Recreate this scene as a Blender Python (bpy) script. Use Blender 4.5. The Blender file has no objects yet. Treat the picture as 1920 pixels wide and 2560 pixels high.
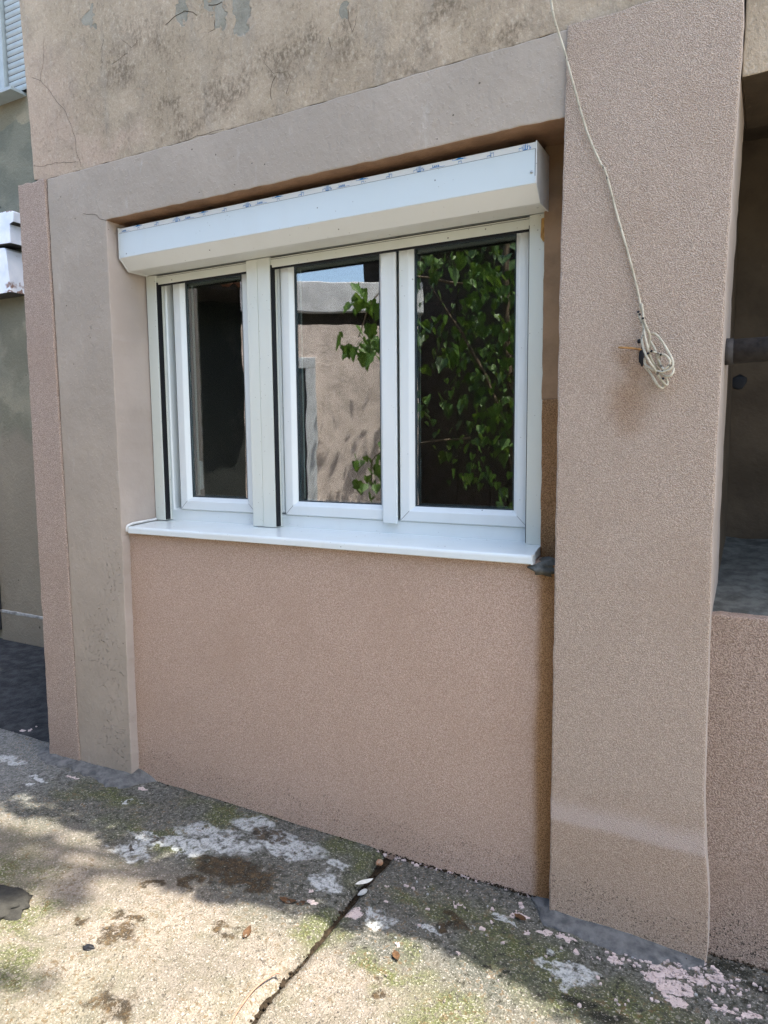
import bpy, bmesh, math, random
import numpy as np
from mathutils import Vector, Matrix, noise as mnoise

random.seed(7)
scene = bpy.context.scene
col = scene.collection
R = math.radians

# ------------------------------------------------------------------ camera
PITCH, YAW, ROLL, FPX, CAMH = R(5.965), R(28.33), R(0.5016), 1768.2, 1.6
cam_d = bpy.data.cameras.new('camera'); cam = bpy.data.objects.new('camera', cam_d); col.objects.link(cam)
fw = Vector((-math.sin(YAW), math.cos(YAW), 0)); rt = Vector((math.cos(YAW), math.sin(YAW), 0)); dn = Vector((0, 0, -1))
f2 = math.cos(PITCH)*fw + math.sin(PITCH)*dn; d2 = math.cos(PITCH)*dn - math.sin(PITCH)*fw
r3 = math.cos(ROLL)*rt + math.sin(ROLL)*d2; d3 = -math.sin(ROLL)*rt + math.cos(ROLL)*d2
cam.matrix_world = Matrix(((r3.x, -d3.x, -f2.x, 0), (r3.y, -d3.y, -f2.y, 0), (r3.z, -d3.z, -f2.z, CAMH), (0, 0, 0, 1)))
cam_d.sensor_fit = 'VERTICAL'; cam_d.sensor_height = 36; cam_d.lens = FPX/2560*36
cam_d.clip_start = 0.05; cam_d.clip_end = 500
scene.camera = cam

# ------------------------------------------------------------------ sky, sun, exposure
SUN = Vector((0.45, 0.09, 1.0)).normalized()          # towards the sun: high, a little behind the house, from the right
w = bpy.data.worlds.new('World'); scene.world = w; w.use_nodes = True
nt = w.node_tree; bg = nt.nodes['Background']
sky = nt.nodes.new('ShaderNodeTexSky'); sky.sky_type = 'NISHITA'; sky.sun_disc = False
sky.sun_elevation = math.asin(SUN.z); sky.sun_rotation = math.atan2(SUN.x, SUN.y)
sky.air_density = 1.0; sky.dust_density = 2.5; sky.ozone_density = 0.6
nt.links.new(sky.outputs[0], bg.inputs[0]); bg.inputs[1].default_value = 0.15
sd = bpy.data.lights.new('sun', 'SUN'); sun = bpy.data.objects.new('sun', sd); col.objects.link(sun)
sd.energy = 3.4; sd.angle = R(0.53); sd.color = (1.0, 0.945, 0.86)
sun.rotation_euler = SUN.to_track_quat('Z', 'Y').to_euler()
vs = scene.view_settings
vs.view_transform = 'Standard'; vs.look = 'None'; vs.gamma = 1.0; vs.use_curve_mapping = False
vs.exposure = 2.12
scene.cycles.max_bounces = 7; scene.cycles.diffuse_bounces = 4; scene.cycles.glossy_bounces = 3; scene.cycles.use_adaptive_sampling = True; scene.cycles.adaptive_threshold = 0.02; scene.cycles.transparent_max_bounces = 12
scene.cycles.use_denoising = True; scene.cycles.denoising_prefilter = 'NONE'

# ------------------------------------------------------------------ measuring helpers (photo measurements -> metres on a known plane)
def ray(u, v):
    return r3*((u-960)/FPX) + d3*((v-1280)/FPX) + f2
def at(u, v, y):
    d = ray(u, v); return d*(y/d.y) + Vector((0, 0, CAMH))
def gr(u, v, z=0.0):
    d = ray(u, v); return d*((z-CAMH)/d.z) + Vector((0, 0, CAMH))

# ------------------------------------------------------------------ materials
class T:
    def __init__(s, name, rough=0.85, spec=0.3):
        s.m = bpy.data.materials.new(name); s.m.use_nodes = True
        s.t = s.m.node_tree; s.b = s.t.nodes['Principled BSDF']
        s.b.inputs['Roughness'].default_value = rough
        s.b.inputs['Specular IOR Level'].default_value = spec
        s.P = s.t.nodes.new('ShaderNodeNewGeometry').outputs['Position']
        mp = s.t.nodes.new('ShaderNodeMapping'); mp.inputs['Rotation'].default_value = (0.41, 0.73, 0.29)
        s.t.links.new(s.P, mp.inputs['Vector']); s.Pr = mp.outputs[0]      # turned, so walls never lie in a lattice plane of the noise
    def nd(s, ty): return s.t.nodes.new(ty)
    def put(s, sock, v):
        if hasattr(v, 'is_output'): s.t.links.new(v, sock)
        elif isinstance(v, (tuple, list)) and len(v) == 3 and sock.type == 'RGBA': sock.default_value = (*v, 1)
        else: sock.default_value = v
    def vm(s, op, a, b=None):
        n = s.nd('ShaderNodeVectorMath'); n.operation = op; s.put(n.inputs[0], a)
        if b is not None: s.put(n.inputs[1], b)
        return n.outputs['Value'] if op in ('LENGTH', 'DOT_PRODUCT') else n.outputs[0]
    def ma(s, op, a, b=None, clamp=False):
        n = s.nd('ShaderNodeMath'); n.operation = op; n.use_clamp = clamp; s.put(n.inputs[0], a)
        if b is not None: s.put(n.inputs[1], b)
        return n.outputs[0]
    def noise(s, sc, det=3, ro=0.55, vec=None, st=None, dist=0.0):
        n = s.nd('ShaderNodeTexNoise'); v = vec or (s.P if st else s.Pr)
        if st: v = s.vm('ADD', s.vm('MULTIPLY', v, st), (0.013, 0.0377, 0.021))
        s.put(n.inputs['Vector'], v); n.inputs['Scale'].default_value = sc; n.inputs['Detail'].default_value = det
        n.inputs['Roughness'].default_value = ro; n.inputs['Distortion'].default_value = dist
        return n.outputs[0]
    def noisec(s, sc, det=3):
        n = s.nd('ShaderNodeTexNoise'); s.put(n.inputs['Vector'], s.Pr); n.inputs['Scale'].default_value = sc; n.inputs['Detail'].default_value = det
        return n.outputs[1]
    def vor(s, sc, out='Distance', st=None):
        n = s.nd('ShaderNodeTexVoronoi'); v = s.P
        if st: v = s.vm('MULTIPLY', v, st)
        s.put(n.inputs['Vector'], v); n.inputs['Scale'].default_value = sc
        return n.outputs[out]
    def st(s, x, a, b, o0=0.0, o1=1.0):                # smoothstep
        n = s.nd('ShaderNodeMapRange'); n.interpolation_type = 'SMOOTHSTEP'
        s.put(n.inputs[0], x); s.put(n.inputs[1], a); s.put(n.inputs[2], b); n.inputs[3].default_value = o0; n.inputs[4].default_value = o1
        return n.outputs[0]
    def mix(s, f, a, b, mode='MIX'):
        n = s.nd('ShaderNodeMix'); n.data_type = 'RGBA'; n.blend_type = mode
        s.put(n.inputs[0], f); s.put(n.inputs[6], a); s.put(n.inputs[7], b)
        return n.outputs[2]
    def sep(s, k):
        n = s.nd('ShaderNodeSeparateXYZ'); s.put(n.inputs[0], s.P); return n.outputs[k]
    def blobs(s, L, amp=0.06, sc=9, det=3, edge=0.2):
        key = ('nv', sc)
        if not hasattr(s, 'cache'): s.cache = {}
        if key not in s.cache: s.cache[key] = s.vm('SUBTRACT', s.noisec(sc, det), (0.5, 0.5, 0.5))
        p = s.vm('ADD', s.P, s.vm('MULTIPLY', s.cache[key], (amp*2, amp*2, amp*2))); out = None
        for c, r in L:
            d = s.vm('LENGTH', s.vm('DIVIDE', s.vm('SUBTRACT', p, tuple(c)), tuple(r)))
            out = d if out is None else s.ma('MINIMUM', out, d)
        return s.st(out, 1.0-edge, 1.0+edge*0.3, 1.0, 0.0)
    def dots(s, sc, r, keep):                            # sparse round specks
        n = s.nd('ShaderNodeTexVoronoi'); s.put(n.inputs['Vector'], s.P); n.inputs['Scale'].default_value = sc
        q = s.nd('ShaderNodeSeparateColor'); s.put(q.inputs[0], n.outputs['Color'])
        rr = s.ma('MULTIPLY', q.outputs[1], r)
        return s.ma('MULTIPLY', s.ma('LESS_THAN', n.outputs['Distance'], rr), s.ma('LESS_THAN', q.outputs[0], keep))
    def color(s, c): s.put(s.b.inputs['Base Color'], c)
    def bump(s, h, dist, strength=1.0):
        n = s.nd('ShaderNodeBump'); s.put(n.inputs['Height'], h); n.inputs['Distance'].default_value = dist; n.inputs['Strength'].default_value = strength
        s.put(s.b.inputs['Normal'], n.outputs[0])
    def out(s): return s.m

OCHRE = (0.40, 0.235, 0.115)
def roughcast(name, c, pit, corner=False, stripe=False, mould=0.0, sc=300):
    t = T(name, 0.92, 0.15)
    g = t.noise(sc, 1, 0.5)
    big = t.noise(3.0, 4, 0.6)
    cc = t.mix(t.st(g, 0.36, 0.60), pit, c)
    cc = t.mix(t.st(g, 0.56, 0.72), cc, tuple(min(1, x*1.18) for x in c))
    cc = t.mix(t.ma('MULTIPLY', t.st(big, 0.42, 0.70), 0.30), cc, tuple(x*y for x, y in zip(c, (0.78, 0.72, 0.66))))
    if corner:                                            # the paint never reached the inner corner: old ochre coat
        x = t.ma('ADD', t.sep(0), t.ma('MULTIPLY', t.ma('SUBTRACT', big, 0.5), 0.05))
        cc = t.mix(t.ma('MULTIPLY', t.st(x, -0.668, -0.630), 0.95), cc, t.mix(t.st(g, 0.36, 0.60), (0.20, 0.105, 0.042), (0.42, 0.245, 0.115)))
    if stripe:
        z = t.sep(2)
        zz = t.ma('ADD', z, t.ma('MULTIPLY', t.ma('SUBTRACT', big, 0.5), 0.05))
        band = t.ma('MULTIPLY', t.st(zz, 0.325, 0.35), t.st(zz, 0.37, 0.44, 1, 0))
        cc = t.mix(t.ma('MULTIPLY', t.st(z, 0.55, 0.25), 0.35), cc, t.mix(t.st(g, 0.36, 0.60), (0.30, 0.19, 0.115), (0.50, 0.36, 0.25)))  # warm bounce from the sunlit ground, put into the colour of the lower part
        cc = t.mix(t.ma('MULTIPLY', band, 0.45), cc, (0.64, 0.55, 0.51))
        st = t.blobs([(at(1588, 930, 2.225), (0.060, 9, 0.085)), (at(1575, 1000, 2.225), (0.075, 9, 0.11)), (at(1560, 890, 2.225), (0.04, 9, 0.05))], 0.05, 9, 3, 0.95)
        cc = t.mix(t.ma('MULTIPLY', st, 0.55), cc, t.mix(t.st(g, 0.36, 0.60), (0.19, 0.10, 0.045), (0.36, 0.225, 0.12)))
    if mould:
        z = t.sep(2)
        sp = t.ma('MULTIPLY', t.st(t.noise(170, 1, 0.5), 0.60, 0.66), t.ma('LESS_THAN', z, t.ma('MULTIPLY', t.noise(9, 4, 0.7), 0.27)))
        cc = t.mix(t.ma('MULTIPLY', sp, mould), cc, (0.035, 0.032, 0.026))
    t.color(cc); t.bump(g, 0.010, 0.9)
    return t.out()

M = {}
PINK = (0.618, 0.468, 0.370)
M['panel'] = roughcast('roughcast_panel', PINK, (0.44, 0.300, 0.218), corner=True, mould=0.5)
M['pilaster'] = roughcast('roughcast_pilaster', (0.520, 0.420, 0.334), (0.378, 0.296, 0.230), stripe=True, mould=0.6)
M['strip'] = roughcast('roughcast_strip', (0.490, 0.388, 0.318), (0.315, 0.242, 0.195), sc=250)
M['rpanel'] = roughcast('roughcast_right', (0.430, 0.330, 0.262), (0.260, 0.190, 0.145), mould=0.9, sc=250)
M['ochre'] = roughcast('ochre_roughcast', OCHRE, (0.21, 0.115, 0.05))

def m_band():
    t = T('painted_smooth_render', 0.8, 0.25)
    a = t.noise(3, 4, 0.6); b = t.noise(38, 5, 0.65, st=(1, 1, 0.6))
    c = t.mix(t.st(a, 0.35, 0.7), (0.350, 0.300, 0.240), (0.400, 0.342, 0.275))
    pits = t.dots(34, 0.13, 0.22)
    c = t.mix(t.ma('MULTIPLY', pits, 0.8), c, (0.10, 0.08, 0.06))
    scr = t.st(t.noise(14, 6, 0.7, st=(1, 1, 0.25)), 0.60, 0.70)
    c = t.mix(t.ma('MULTIPLY', scr, 0.25), c, (0.52, 0.48, 0.43))
    lump = t.blobs([((-2.72, 2.236, 0.62), (0.15, 9, 0.24)), ((-2.62, 2.236, 0.95), (0.07, 9, 0.2)), ((-2.66, 2.236, 0.2), (0.14, 9, 0.22)), ((-2.66, 2.236, 2.15), (0.06, 9, 0.06))], 0.15, 6, 3, 0.9)
    h = t.ma('ADD', t.ma('MULTIPLY', b, 0.9), t.ma('MULTIPLY', t.noise(9, 3), 0.9))
    h = t.ma('ADD', h, t.ma('MULTIPLY', t.ma('ADD', lump, 0.12), t.st(t.noise(75, 2), 0.58, 0.72, 0, 1.3)))
    h = t.ma('SUBTRACT', h, t.ma('MULTIPLY', pits, 0.8))
    t.color(c); t.bump(h, 0.0060, 0.9); return t.out()
M['band'] = m_band()

def m_reveal():
    t = T('painted_reveal', 0.85, 0.2)
    c = t.mix(t.st(t.noise(4, 4), 0.35, 0.7), (0.375, 0.318, 0.268), (0.425, 0.362, 0.308))
    c = t.mix(t.ma('MULTIPLY', t.dots(60, 0.16, 0.15), 0.75), c, (0.10, 0.08, 0.07))
    t.color(c); t.bump(t.ma('ADD', t.noise(40, 5, 0.6), t.noise(8, 3)), 0.0035, 0.7); return t.out()
M['reveal'] = m_reveal()

def m_old():
    t = T('old_weathered_plaster', 0.92, 0.15)
    a = t.noise(2.1, 5, 0.66); b = t.noise(8, 5, 0.68); f = t.noise(95, 3, 0.65, st=(1, 1, 0.6))
    c = t.mix(t.st(a, 0.32, 0.66), (0.450, 0.362, 0.258), (0.350, 0.280, 0.192))
    c = t.mix(t.ma('MULTIPLY', t.st(b, 0.46, 0.68), 0.60), c, (0.270, 0.220, 0.160))
    strk = t.noise(11, 4, 0.62, st=(1, 1, 0.16))
    c = t.mix(t.ma('MULTIPLY', t.st(strk, 0.50, 0.70), 0.40), c, (0.30, 0.268, 0.215))
    pink = t.blobs([((-2.95, 2.24, 2.95), (0.30, 9, 0.45)), ((-2.6, 2.24, 2.83), (0.30, 9, 0.10)), ((-0.8, 2.24, 3.25), (0.18, 9, 0.2))], 0.25, 5, 3, 0.8)
    c = t.mix(t.ma('MULTIPLY', pink, 0.55), c, (0.50, 0.375, 0.285))
    soot = t.blobs([(at(320, 130, 2.24), (0.20, 9, 0.14)), (at(720, 150, 2.24), (0.10, 9, 0.14)), (at(880, 130, 2.24), (0.10, 9, 0.14)), (at(1100, 60, 2.24), (0.18, 9, 0.08)), (at(1290, 150, 2.24), (0.06, 9, 0.14)), (at(560, 190, 2.24), (0.22, 9, 0.10)), (at(470, 290, 2.24), (0.2, 9, 0.06)), (at(1000, 190, 2.24), (0.15, 9, 0.08))], 0.28, 5, 3, 1.0)
    c = t.mix(t.ma('MULTIPLY', soot, t.st(f, 0.40, 0.62, 0.15, 0.75)), c, (0.135, 0.105, 0.072))
    c = t.mix(t.ma('MULTIPLY', t.st(f, 0.545, 0.68), t.st(a, 0.30, 0.62, 0.10, 0.42)), c, (0.135, 0.102, 0.068))
    c = t.mix(t.ma('MULTIPLY', t.st(f, 0.42, 0.32), 0.35), c, (0.58, 0.50, 0.39))
    peel = t.blobs([(at(452, 8, 2.24), (0.028, 9, 0.085)), (at(602, 0, 2.24), (0.045, 9, 0.13)), (at(548, 34, 2.24), (0.025, 9, 0.06)), (at(222, 43, 2.24), (0.034, 9, 0.045)), (at(233, 27, 2.24), (0.016, 9, 0.03)), (at(860, 32, 2.24), (0.016, 9, 0.03)), (at(540, 2, 2.24), (0.05, 9, 0.03))], 0.06, 16, 4, 0.07)
    c = t.mix(peel, c, t.mix(t.st(b, 0.35, 0.65), (0.230, 0.215, 0.165), (0.320, 0.298, 0.235)))
    h = t.ma('ADD', t.ma('MULTIPLY', f, 0.9), t.ma('MULTIPLY', b, 1.0))
    h = t.ma('SUBTRACT', h, t.ma('MULTIPLY', peel, 0.7))
    t.color(c); t.bump(h, 0.0065, 0.9); return t.out()
M['old'] = m_old()

def m_olive():
    t = T('mouldy_grey_render', 0.95, 0.1)
    a = t.noise(2.2, 6, 0.65); z = t.sep(2)
    c = t.mix(t.st(a, 0.35, 0.65), (0.290, 0.262, 0.185), (0.200, 0.188, 0.135))
    dk = t.ma('MULTIPLY', t.ma('GREATER_THAN', t.ma('ADD', z, t.ma('MULTIPLY', t.noise(4, 5, 0.7), 0.9)), 3.65), t.ma('LESS_THAN', t.ma('ADD', z, t.ma('MULTIPLY', t.noise(3, 4), 0.3)), 4.02))
    c = t.mix(t.ma('MULTIPLY', t.st(t.noise(3.3, 5), 0.42, 0.55), 0.75), c, (0.165, 0.155, 0.110))
    c = t.mix(t.ma('MULTIPLY', dk, 0.5), c, (0.11, 0.13, 0.11))
    moss = t.blobs([(at(40, 640, 3.48), (0.25, 9, 0.28))], 0.3, 7, 5, 0.6)
    c = t.mix(moss, c, t.mix(t.noise(30, 3), (0.09, 0.075, 0.03), (0.20, 0.25, 0.21)))
    low = t.st(t.ma('ADD', z, t.ma('MULTIPLY', t.noise(3, 4), 0.5)), 1.75, 2.0, 1, 0)
    c = t.mix(t.ma('MULTIPLY', low, 0.7), c, (0.275, 0.228, 0.170))
    c = t.mix(t.ma('MULTIPLY', t.dots(17, 0.22, 0.35), 0.8), c, (0.05, 0.045, 0.035))
    t.color(c); t.bump(t.noise(40, 6, 0.7), 0.012, 0.9); return t.out()
M['olive'] = m_olive()

def simple(name, c, rough=0.8, spec=0.3, var=0.25, sc=12, bump=0.0, bsc=60, c2=None, metal=0.0):
    t = T(name, rough, spec); t.b.inputs['Metallic'].default_value = metal
    c2 = c2 or tuple(x*(1-var) for x in c)
    t.color(t.mix(t.st(t.noise(sc, 5, 0.6), 0.32, 0.70), c, c2))
    if bump: t.bump(t.noise(bsc, 4, 0.6), bump, 0.8)
    return t.out()

def white(name, c, rough, spec, spk=0.5, dirt=0.12, keep=0.10, coat=0.0):
    t = T(name, rough, spec)
    t.b.inputs['Coat Weight'].default_value = coat; t.b.inputs['Coat Roughness'].default_value = 0.12
    b = t.mix(t.ma('MULTIPLY', t.st(t.noise(6, 5, 0.65, st=(1, 1, 0.35)), 0.45, 0.75), dirt), c, (0.46, 0.43, 0.33))
    b = t.mix(t.ma('MULTIPLY', t.dots(42, 0.16, keep), spk), b, (0.06, 0.05, 0.035))
    b = t.mix(t.ma('MULTIPLY', t.dots(95, 0.20, keep*0.9), spk*0.7), b, (0.12, 0.10, 0.07))
    t.color(b); t.bump(t.noise(5, 2), 0.0015, 0.25); return t.out()
M['alu'] = white('white_lacquered_aluminium', (0.66, 0.69, 0.615), 0.30, 0.5, 0.75, 0.15, 0.10, 0.25)
M['box'] = white('white_shutter_box', (0.66, 0.67, 0.63), 0.30, 0.5, 0.75, 0.10, 0.09, 0.3)
M['film'] = white('protective_film', (0.575, 0.64, 0.635), 0.25, 0.5, 0.6, 0.08, 0.03, 0.2)
M['pvc'] = white('white_pvc', (0.74, 0.785, 0.765), 0.25, 0.5, 0.5, 0.10, 0.05, 0.3)
M['sill'] = white('white_sill', (0.68, 0.735, 0.72), 0.30, 0.5, 0.8, 0.16, 0.22, 0.3)
M['putty'] = simple('white_putty', (0.72, 0.72, 0.69), 0.6, 0.4, 0.12, 40, 0.004, 50)
M['black'] = simple('black_rubber', (0.012, 0.013, 0.015), 0.6, 0.3)
M['gasket'] = simple('grey_gasket', (0.035, 0.05, 0.06), 0.45, 0.4)
M['spacer'] = simple('glazing_spacer', (0.10, 0.14, 0.17), 0.35, 0.5)
M['blue'] = simple('blue_print', (0.004, 0.19, 0.50), 0.45, 0.4, 0.2)
M['seam'] = simple('dark_seam', (0.10, 0.09, 0.07), 0.8, 0.2)
M['screw'] = simple('zinc_screw', (0.55, 0.56, 0.55), 0.3, 0.6, 0.4, 60, metal=0.9)
M['crack'] = simple('crack_shadow', (0.085, 0.06, 0.042), 0.95, 0.05, 0.4, 25)
M['mortar'] = simple('grey_mortar', (0.150, 0.150, 0.146), 0.9, 0.2, 0.25, 26, 0.008, 90, (0.070, 0.074, 0.074))
M['flake'] = simple('pink_paint_flakes', (0.55, 0.455, 0.425), 0.85, 0.2, 0.25, 30, 0.003, 90)
M['flakew'] = simple('pale_lime_flakes', (0.36, 0.37, 0.36), 0.85, 0.2, 0.25, 30, 0.003, 90)
M['soffit'] = simple('brown_soffit_render', (0.30, 0.185, 0.115), 0.9, 0.1, 0.3, 9, 0.005, 50)  # darker and browner than the reveal, for the downward lintel faces
M['jamb'] = simple('brown_smooth_jamb', (0.33, 0.215, 0.125), 0.9, 0.1, 0.25, 9, 0.003, 60)
M['conc'] = simple('grey_concrete_ledge', (0.062, 0.063, 0.055), 0.9, 0.2, 0.5, 22, 0.008, 70, (0.135, 0.138, 0.122))
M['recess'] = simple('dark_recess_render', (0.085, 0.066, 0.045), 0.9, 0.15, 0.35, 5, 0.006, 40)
M['pipe'] = simple('grimy_iron_pipe', (0.055, 0.05, 0.046), 0.7, 0.3, 0.5, 30, 0.003, 120)
M['wood'] = None
M['wire'] = None
def m_wood(name, a, b, st):
    t = T(name, 0.7, 0.2)
    t.color(t.mix(t.st(t.noise(60, 4, 0.6, st=st), 0.4, 0.6), a, b)); t.bump(t.noise(90, 3, st=st), 0.001); return t.out()
M['wood'] = m_wood('pine_wedge', (0.50, 0.29, 0.09), (0.27, 0.135, 0.035), (6, 1, 0.6))
M['stick'] = m_wood('old_wood_splinter', (0.40, 0.23, 0.09), (0.22, 0.12, 0.05), (0.4, 1, 6))
M['bark'] = m_wood('tree_bark', (0.14, 0.105, 0.07), (0.07, 0.052, 0.036), (1, 1, 0.15))
M['beam'] = m_wood('dark_timber', (0.07, 0.055, 0.045), (0.04, 0.03, 0.025), (1, 1, 6))
def m_wire():
    t = T('cream_cable_sheath', 0.55, 0.4)
    c = t.mix(t.st(t.noise(25, 4), 0.35, 0.7), (0.52, 0.48, 0.37), (0.36, 0.32, 0.23))
    c = t.mix(t.ma('MULTIPLY', t.st(t.noise(60, 4, 0.6), 0.60, 0.66), 0.9), c, (0.035, 0.03, 0.027))
    t.color(c); t.bump(t.noise(150, 2), 0.001); return t.out()
M['wire'] = m_wire()

def m_ground(name):
    t = T(name, 0.93, 0.15)
    grit = t.noise(150, 2, 0.6); mid = t.noise(27, 5, 0.7); pat = t.noise(52, 4, 0.7); big = t.noise(3.4, 4, 0.62)
    y = t.sep(1); x = t.sep(0)
    c = t.mix(t.st(big, 0.36, 0.66), (0.178, 0.155, 0.124), (0.268, 0.228, 0.184))
    c = t.mix(t.ma('MULTIPLY', t.st(mid, 0.44, 0.64), 0.65), c, (0.135, 0.117, 0.083))
    c = t.mix(t.ma('MULTIPLY', t.st(t.noise(2.2, 4, 0.7), 0.47, 0.62), 0.45), c, (0.130, 0.128, 0.082))
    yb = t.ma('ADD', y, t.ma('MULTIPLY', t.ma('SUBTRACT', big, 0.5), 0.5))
    c = t.mix(t.ma('MULTIPLY', t.st(yb, 1.66, 1.90), 0.88), c, t.mix(t.st(pat, 0.36, 0.64), (0.030, 0.034, 0.026), (0.140, 0.143, 0.128)))  # algae tone along the wall, with extra shade darkened into the colour
    xb = t.ma('ADD', x, t.ma('MULTIPLY', t.ma('SUBTRACT', mid, 0.5), 0.8))
    c = t.mix(t.ma('MULTIPLY', t.st(xb, -2.65, -3.2), 0.6), c, t.mix(t.st(pat, 0.4, 0.6), (0.15, 0.155, 0.15), (0.27, 0.28, 0.275)))
    moss = t.blobs([(gr(250, 2000), (0.28, 0.10, 9)), (gr(20, 2180), (0.22, 0.20, 9)), (gr(60, 2290), (0.20, 0.12, 9)), (gr(10, 2440), (0.2, 0.1, 9)), (gr(560, 2040), (0.25, 0.08, 9)), (gr(880, 2140), (0.14, 0.12, 9)), (gr(960, 2420), (0.12, 0.08, 9)),
                    (gr(1190, 2300), (0.24, 0.10, 9)), (gr(1300, 2390), (0.24, 0.12, 9)), (gr(1450, 2480), (0.24, 0.14, 9)), (gr(1600, 2550), (0.25, 0.10, 9)), (gr(1120, 2530), (0.18, 0.10, 9)), (gr(820, 2330), (0.08, 0.12, 9)), (gr(380, 2100), (0.3, 0.08, 9)), (gr(1050, 2250), (0.15, 0.06, 9))], 0.22, 7, 3, 0.95)
    c = t.mix(t.ma('MULTIPLY', t.ma('MULTIPLY', moss, t.st(pat, 0.32, 0.54)), 0.92), c, t.mix(t.st(grit, 0.3, 0.7), (0.030, 0.040, 0.010), (0.135, 0.148, 0.055)))
    lime = t.blobs([(gr(540, 2100), (0.22, 0.07, 9)), (gr(450, 2120), (0.16, 0.05, 9)), (gr(640, 2070), (0.12, 0.06, 9)), (gr(720, 2120), (0.16, 0.07, 9)), (gr(810, 2210), (0.06, 0.06, 9)), (gr(380, 2105), (0.12, 0.04, 9)), (gr(330, 2130), (0.08, 0.05, 9)),
                    (gr(945, 2290), (0.06, 0.05, 9)), (gr(840, 2165), (0.06, 0.03, 9)), (gr(1080, 2320), (0.035, 0.02, 9)), (gr(1420, 2430), (0.09, 0.04, 9)), (gr(1260, 2300), (0.04, 0.02, 9)), (gr(1380, 2400), (0.05, 0.02, 9)), (gr(20, 1900), (0.12, 0.05, 9)), (gr(90, 1955), (0.08, 0.02, 9)), (gr(330, 2010), (0.03, 0.012, 9))], 0.09, 15, 4, 0.30)
    ll = t.ma('MULTIPLY', t.ma('MULTIPLY', lime, t.st(mid, 0.36, 0.50)), t.st(pat, 0.34, 0.56, 0.5, 1.0))
    c = t.mix(t.ma('MULTIPLY', ll, 0.85), c, t.mix(pat, (0.36, 0.385, 0.38), (0.66, 0.68, 0.665)))
    soil = t.blobs([(gr(585, 2185), (0.20, 0.085, 9)), (gr(640, 2180), (0.10, 0.05, 9)), (gr(530, 2160), (0.07, 0.04, 9)), (gr(620, 2215), (0.11, 0.045, 9)), (gr(475, 2205), (0.06, 0.03, 9)), (gr(665, 2090), (0.09, 0.035, 9)), (gr(390, 2105), (0.05, 0.02, 9)), (gr(318, 2127), (0.025, 0.014, 9)),
                    (gr(290, 2340), (0.07, 0.06, 9)), (gr(330, 2290), (0.07, 0.03, 9)), (gr(200, 2300), (0.03, 0.025, 9)), (gr(385, 2215), (0.05, 0.02, 9)), (gr(280, 2520), (0.11, 0.05, 9)), (gr(560, 2330), (0.04, 0.03, 9)), (gr(1130, 2310), (0.07, 0.03, 9)), (gr(950, 2490), (0.04, 0.03, 9))], 0.10, 15, 4, 0.40)
    so = t.ma('MULTIPLY', soil, t.st(pat, 0.38, 0.48))
    c = t.mix(t.ma('MULTIPLY', so, 0.92), c, t.mix(t.st(mid, 0.3, 0.7), (0.012, 0.011, 0.008), (0.070, 0.044, 0.020)))
    c = t.mix(t.ma('MULTIPLY', t.ma('MULTIPLY', t.st(pat, 0.555, 0.61), t.st(big, 0.42, 0.56)), 0.75), c, (0.120, 0.080, 0.040))
    holes = t.blobs([(gr(1460, 2505), (0.05, 0.02, 9)), (gr(1425, 2490), (0.035, 0.022, 9)), (gr(1500, 2540), (0.06, 0.022, 9)), (gr(1505, 2450), (0.012, 0.008, 9)), (gr(1405, 2370), (0.009, 0.007, 9)), (gr(1262, 2424), (0.014, 0.009, 9)), (gr(1225, 2415), (0.018, 0.009, 9)), (gr(1240, 2293), (0.014, 0.008, 9)), (gr(1560, 2560), (0.07, 0.03, 9)), (gr(1250, 2437), (0.009, 0.007, 9)), (gr(1185, 2390), (0.009, 0.006, 9)), (gr(1830, 2420), (0.08, 0.03, 9)), (gr(1900, 2470), (0.06, 0.02, 9))], 0.035, 15, 4, 0.5)
    c = t.mix(t.ma('MULTIPLY', holes, 0.95), c, (0.020, 0.021, 0.015))
    paint = t.blobs([(gr(1420, 2345), (0.030, 0.012, 9)), (gr(1538, 2398), (0.022, 0.014, 9)), (gr(1635, 2440), (0.03, 0.02, 9)), (gr(1690, 2468), (0.05, 0.03, 9)), (gr(1670, 2425), (0.05, 0.02, 9)), (gr(1790, 2440), (0.03, 0.02, 9)), (gr(1812, 2520), (0.03, 0.012, 9)), (gr(1740, 2445), (0.04, 0.014, 9)), (gr(775, 2230), (0.014, 0.010, 9)), (gr(782, 2258), (0.022, 0.010, 9)), (gr(1145, 2262), (0.010, 0.007, 9)), (gr(1300, 2288), (0.03, 0.012, 9)), (gr(358, 1977), (0.03, 0.010, 9)), (gr(182, 1945), (0.04, 0.010, 9)), (gr(885, 2280), (0.03, 0.03, 9)), (gr(1318, 2330), (0.012, 0.01, 9)), (gr(1690, 2500), (0.03, 0.015, 9)), (gr(1880, 2535), (0.03, 0.012, 9)), (gr(1360, 2330), (0.03, 0.008, 9))], 0.030, 30, 4, 0.10)
    c = t.mix(t.ma('MULTIPLY', paint, t.st(pat, 0.33, 0.42)), c, (0.56, 0.465, 0.435))
    keepg = t.ma('SUBTRACT', 1.0, t.ma('MULTIPLY', so, 0.85))
    c = t.mix(t.ma('MULTIPLY', t.ma('MULTIPLY', t.st(grit, 0.58, 0.70), 0.60), keepg), c, (0.46, 0.43, 0.38))
    c = t.mix(t.ma('MULTIPLY', t.st(grit, 0.43, 0.32), 0.70), c, (0.085, 0.078, 0.055))
    peb = t.dots(60, 0.45, 0.25)
    c = t.mix(t.ma('MULTIPLY', t.ma('MULTIPLY', peb, 0.30), keepg), c, t.mix(t.st(pat, 0.3, 0.7), (0.15, 0.125, 0.095), (0.58, 0.54, 0.48)))
    h = t.ma('ADD', grit, t.ma('MULTIPLY', mid, 1.3))
    h = t.ma('SUBTRACT', h, t.ma('MULTIPLY', t.st(pat, 0.38, 0.30), 0.8))
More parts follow.
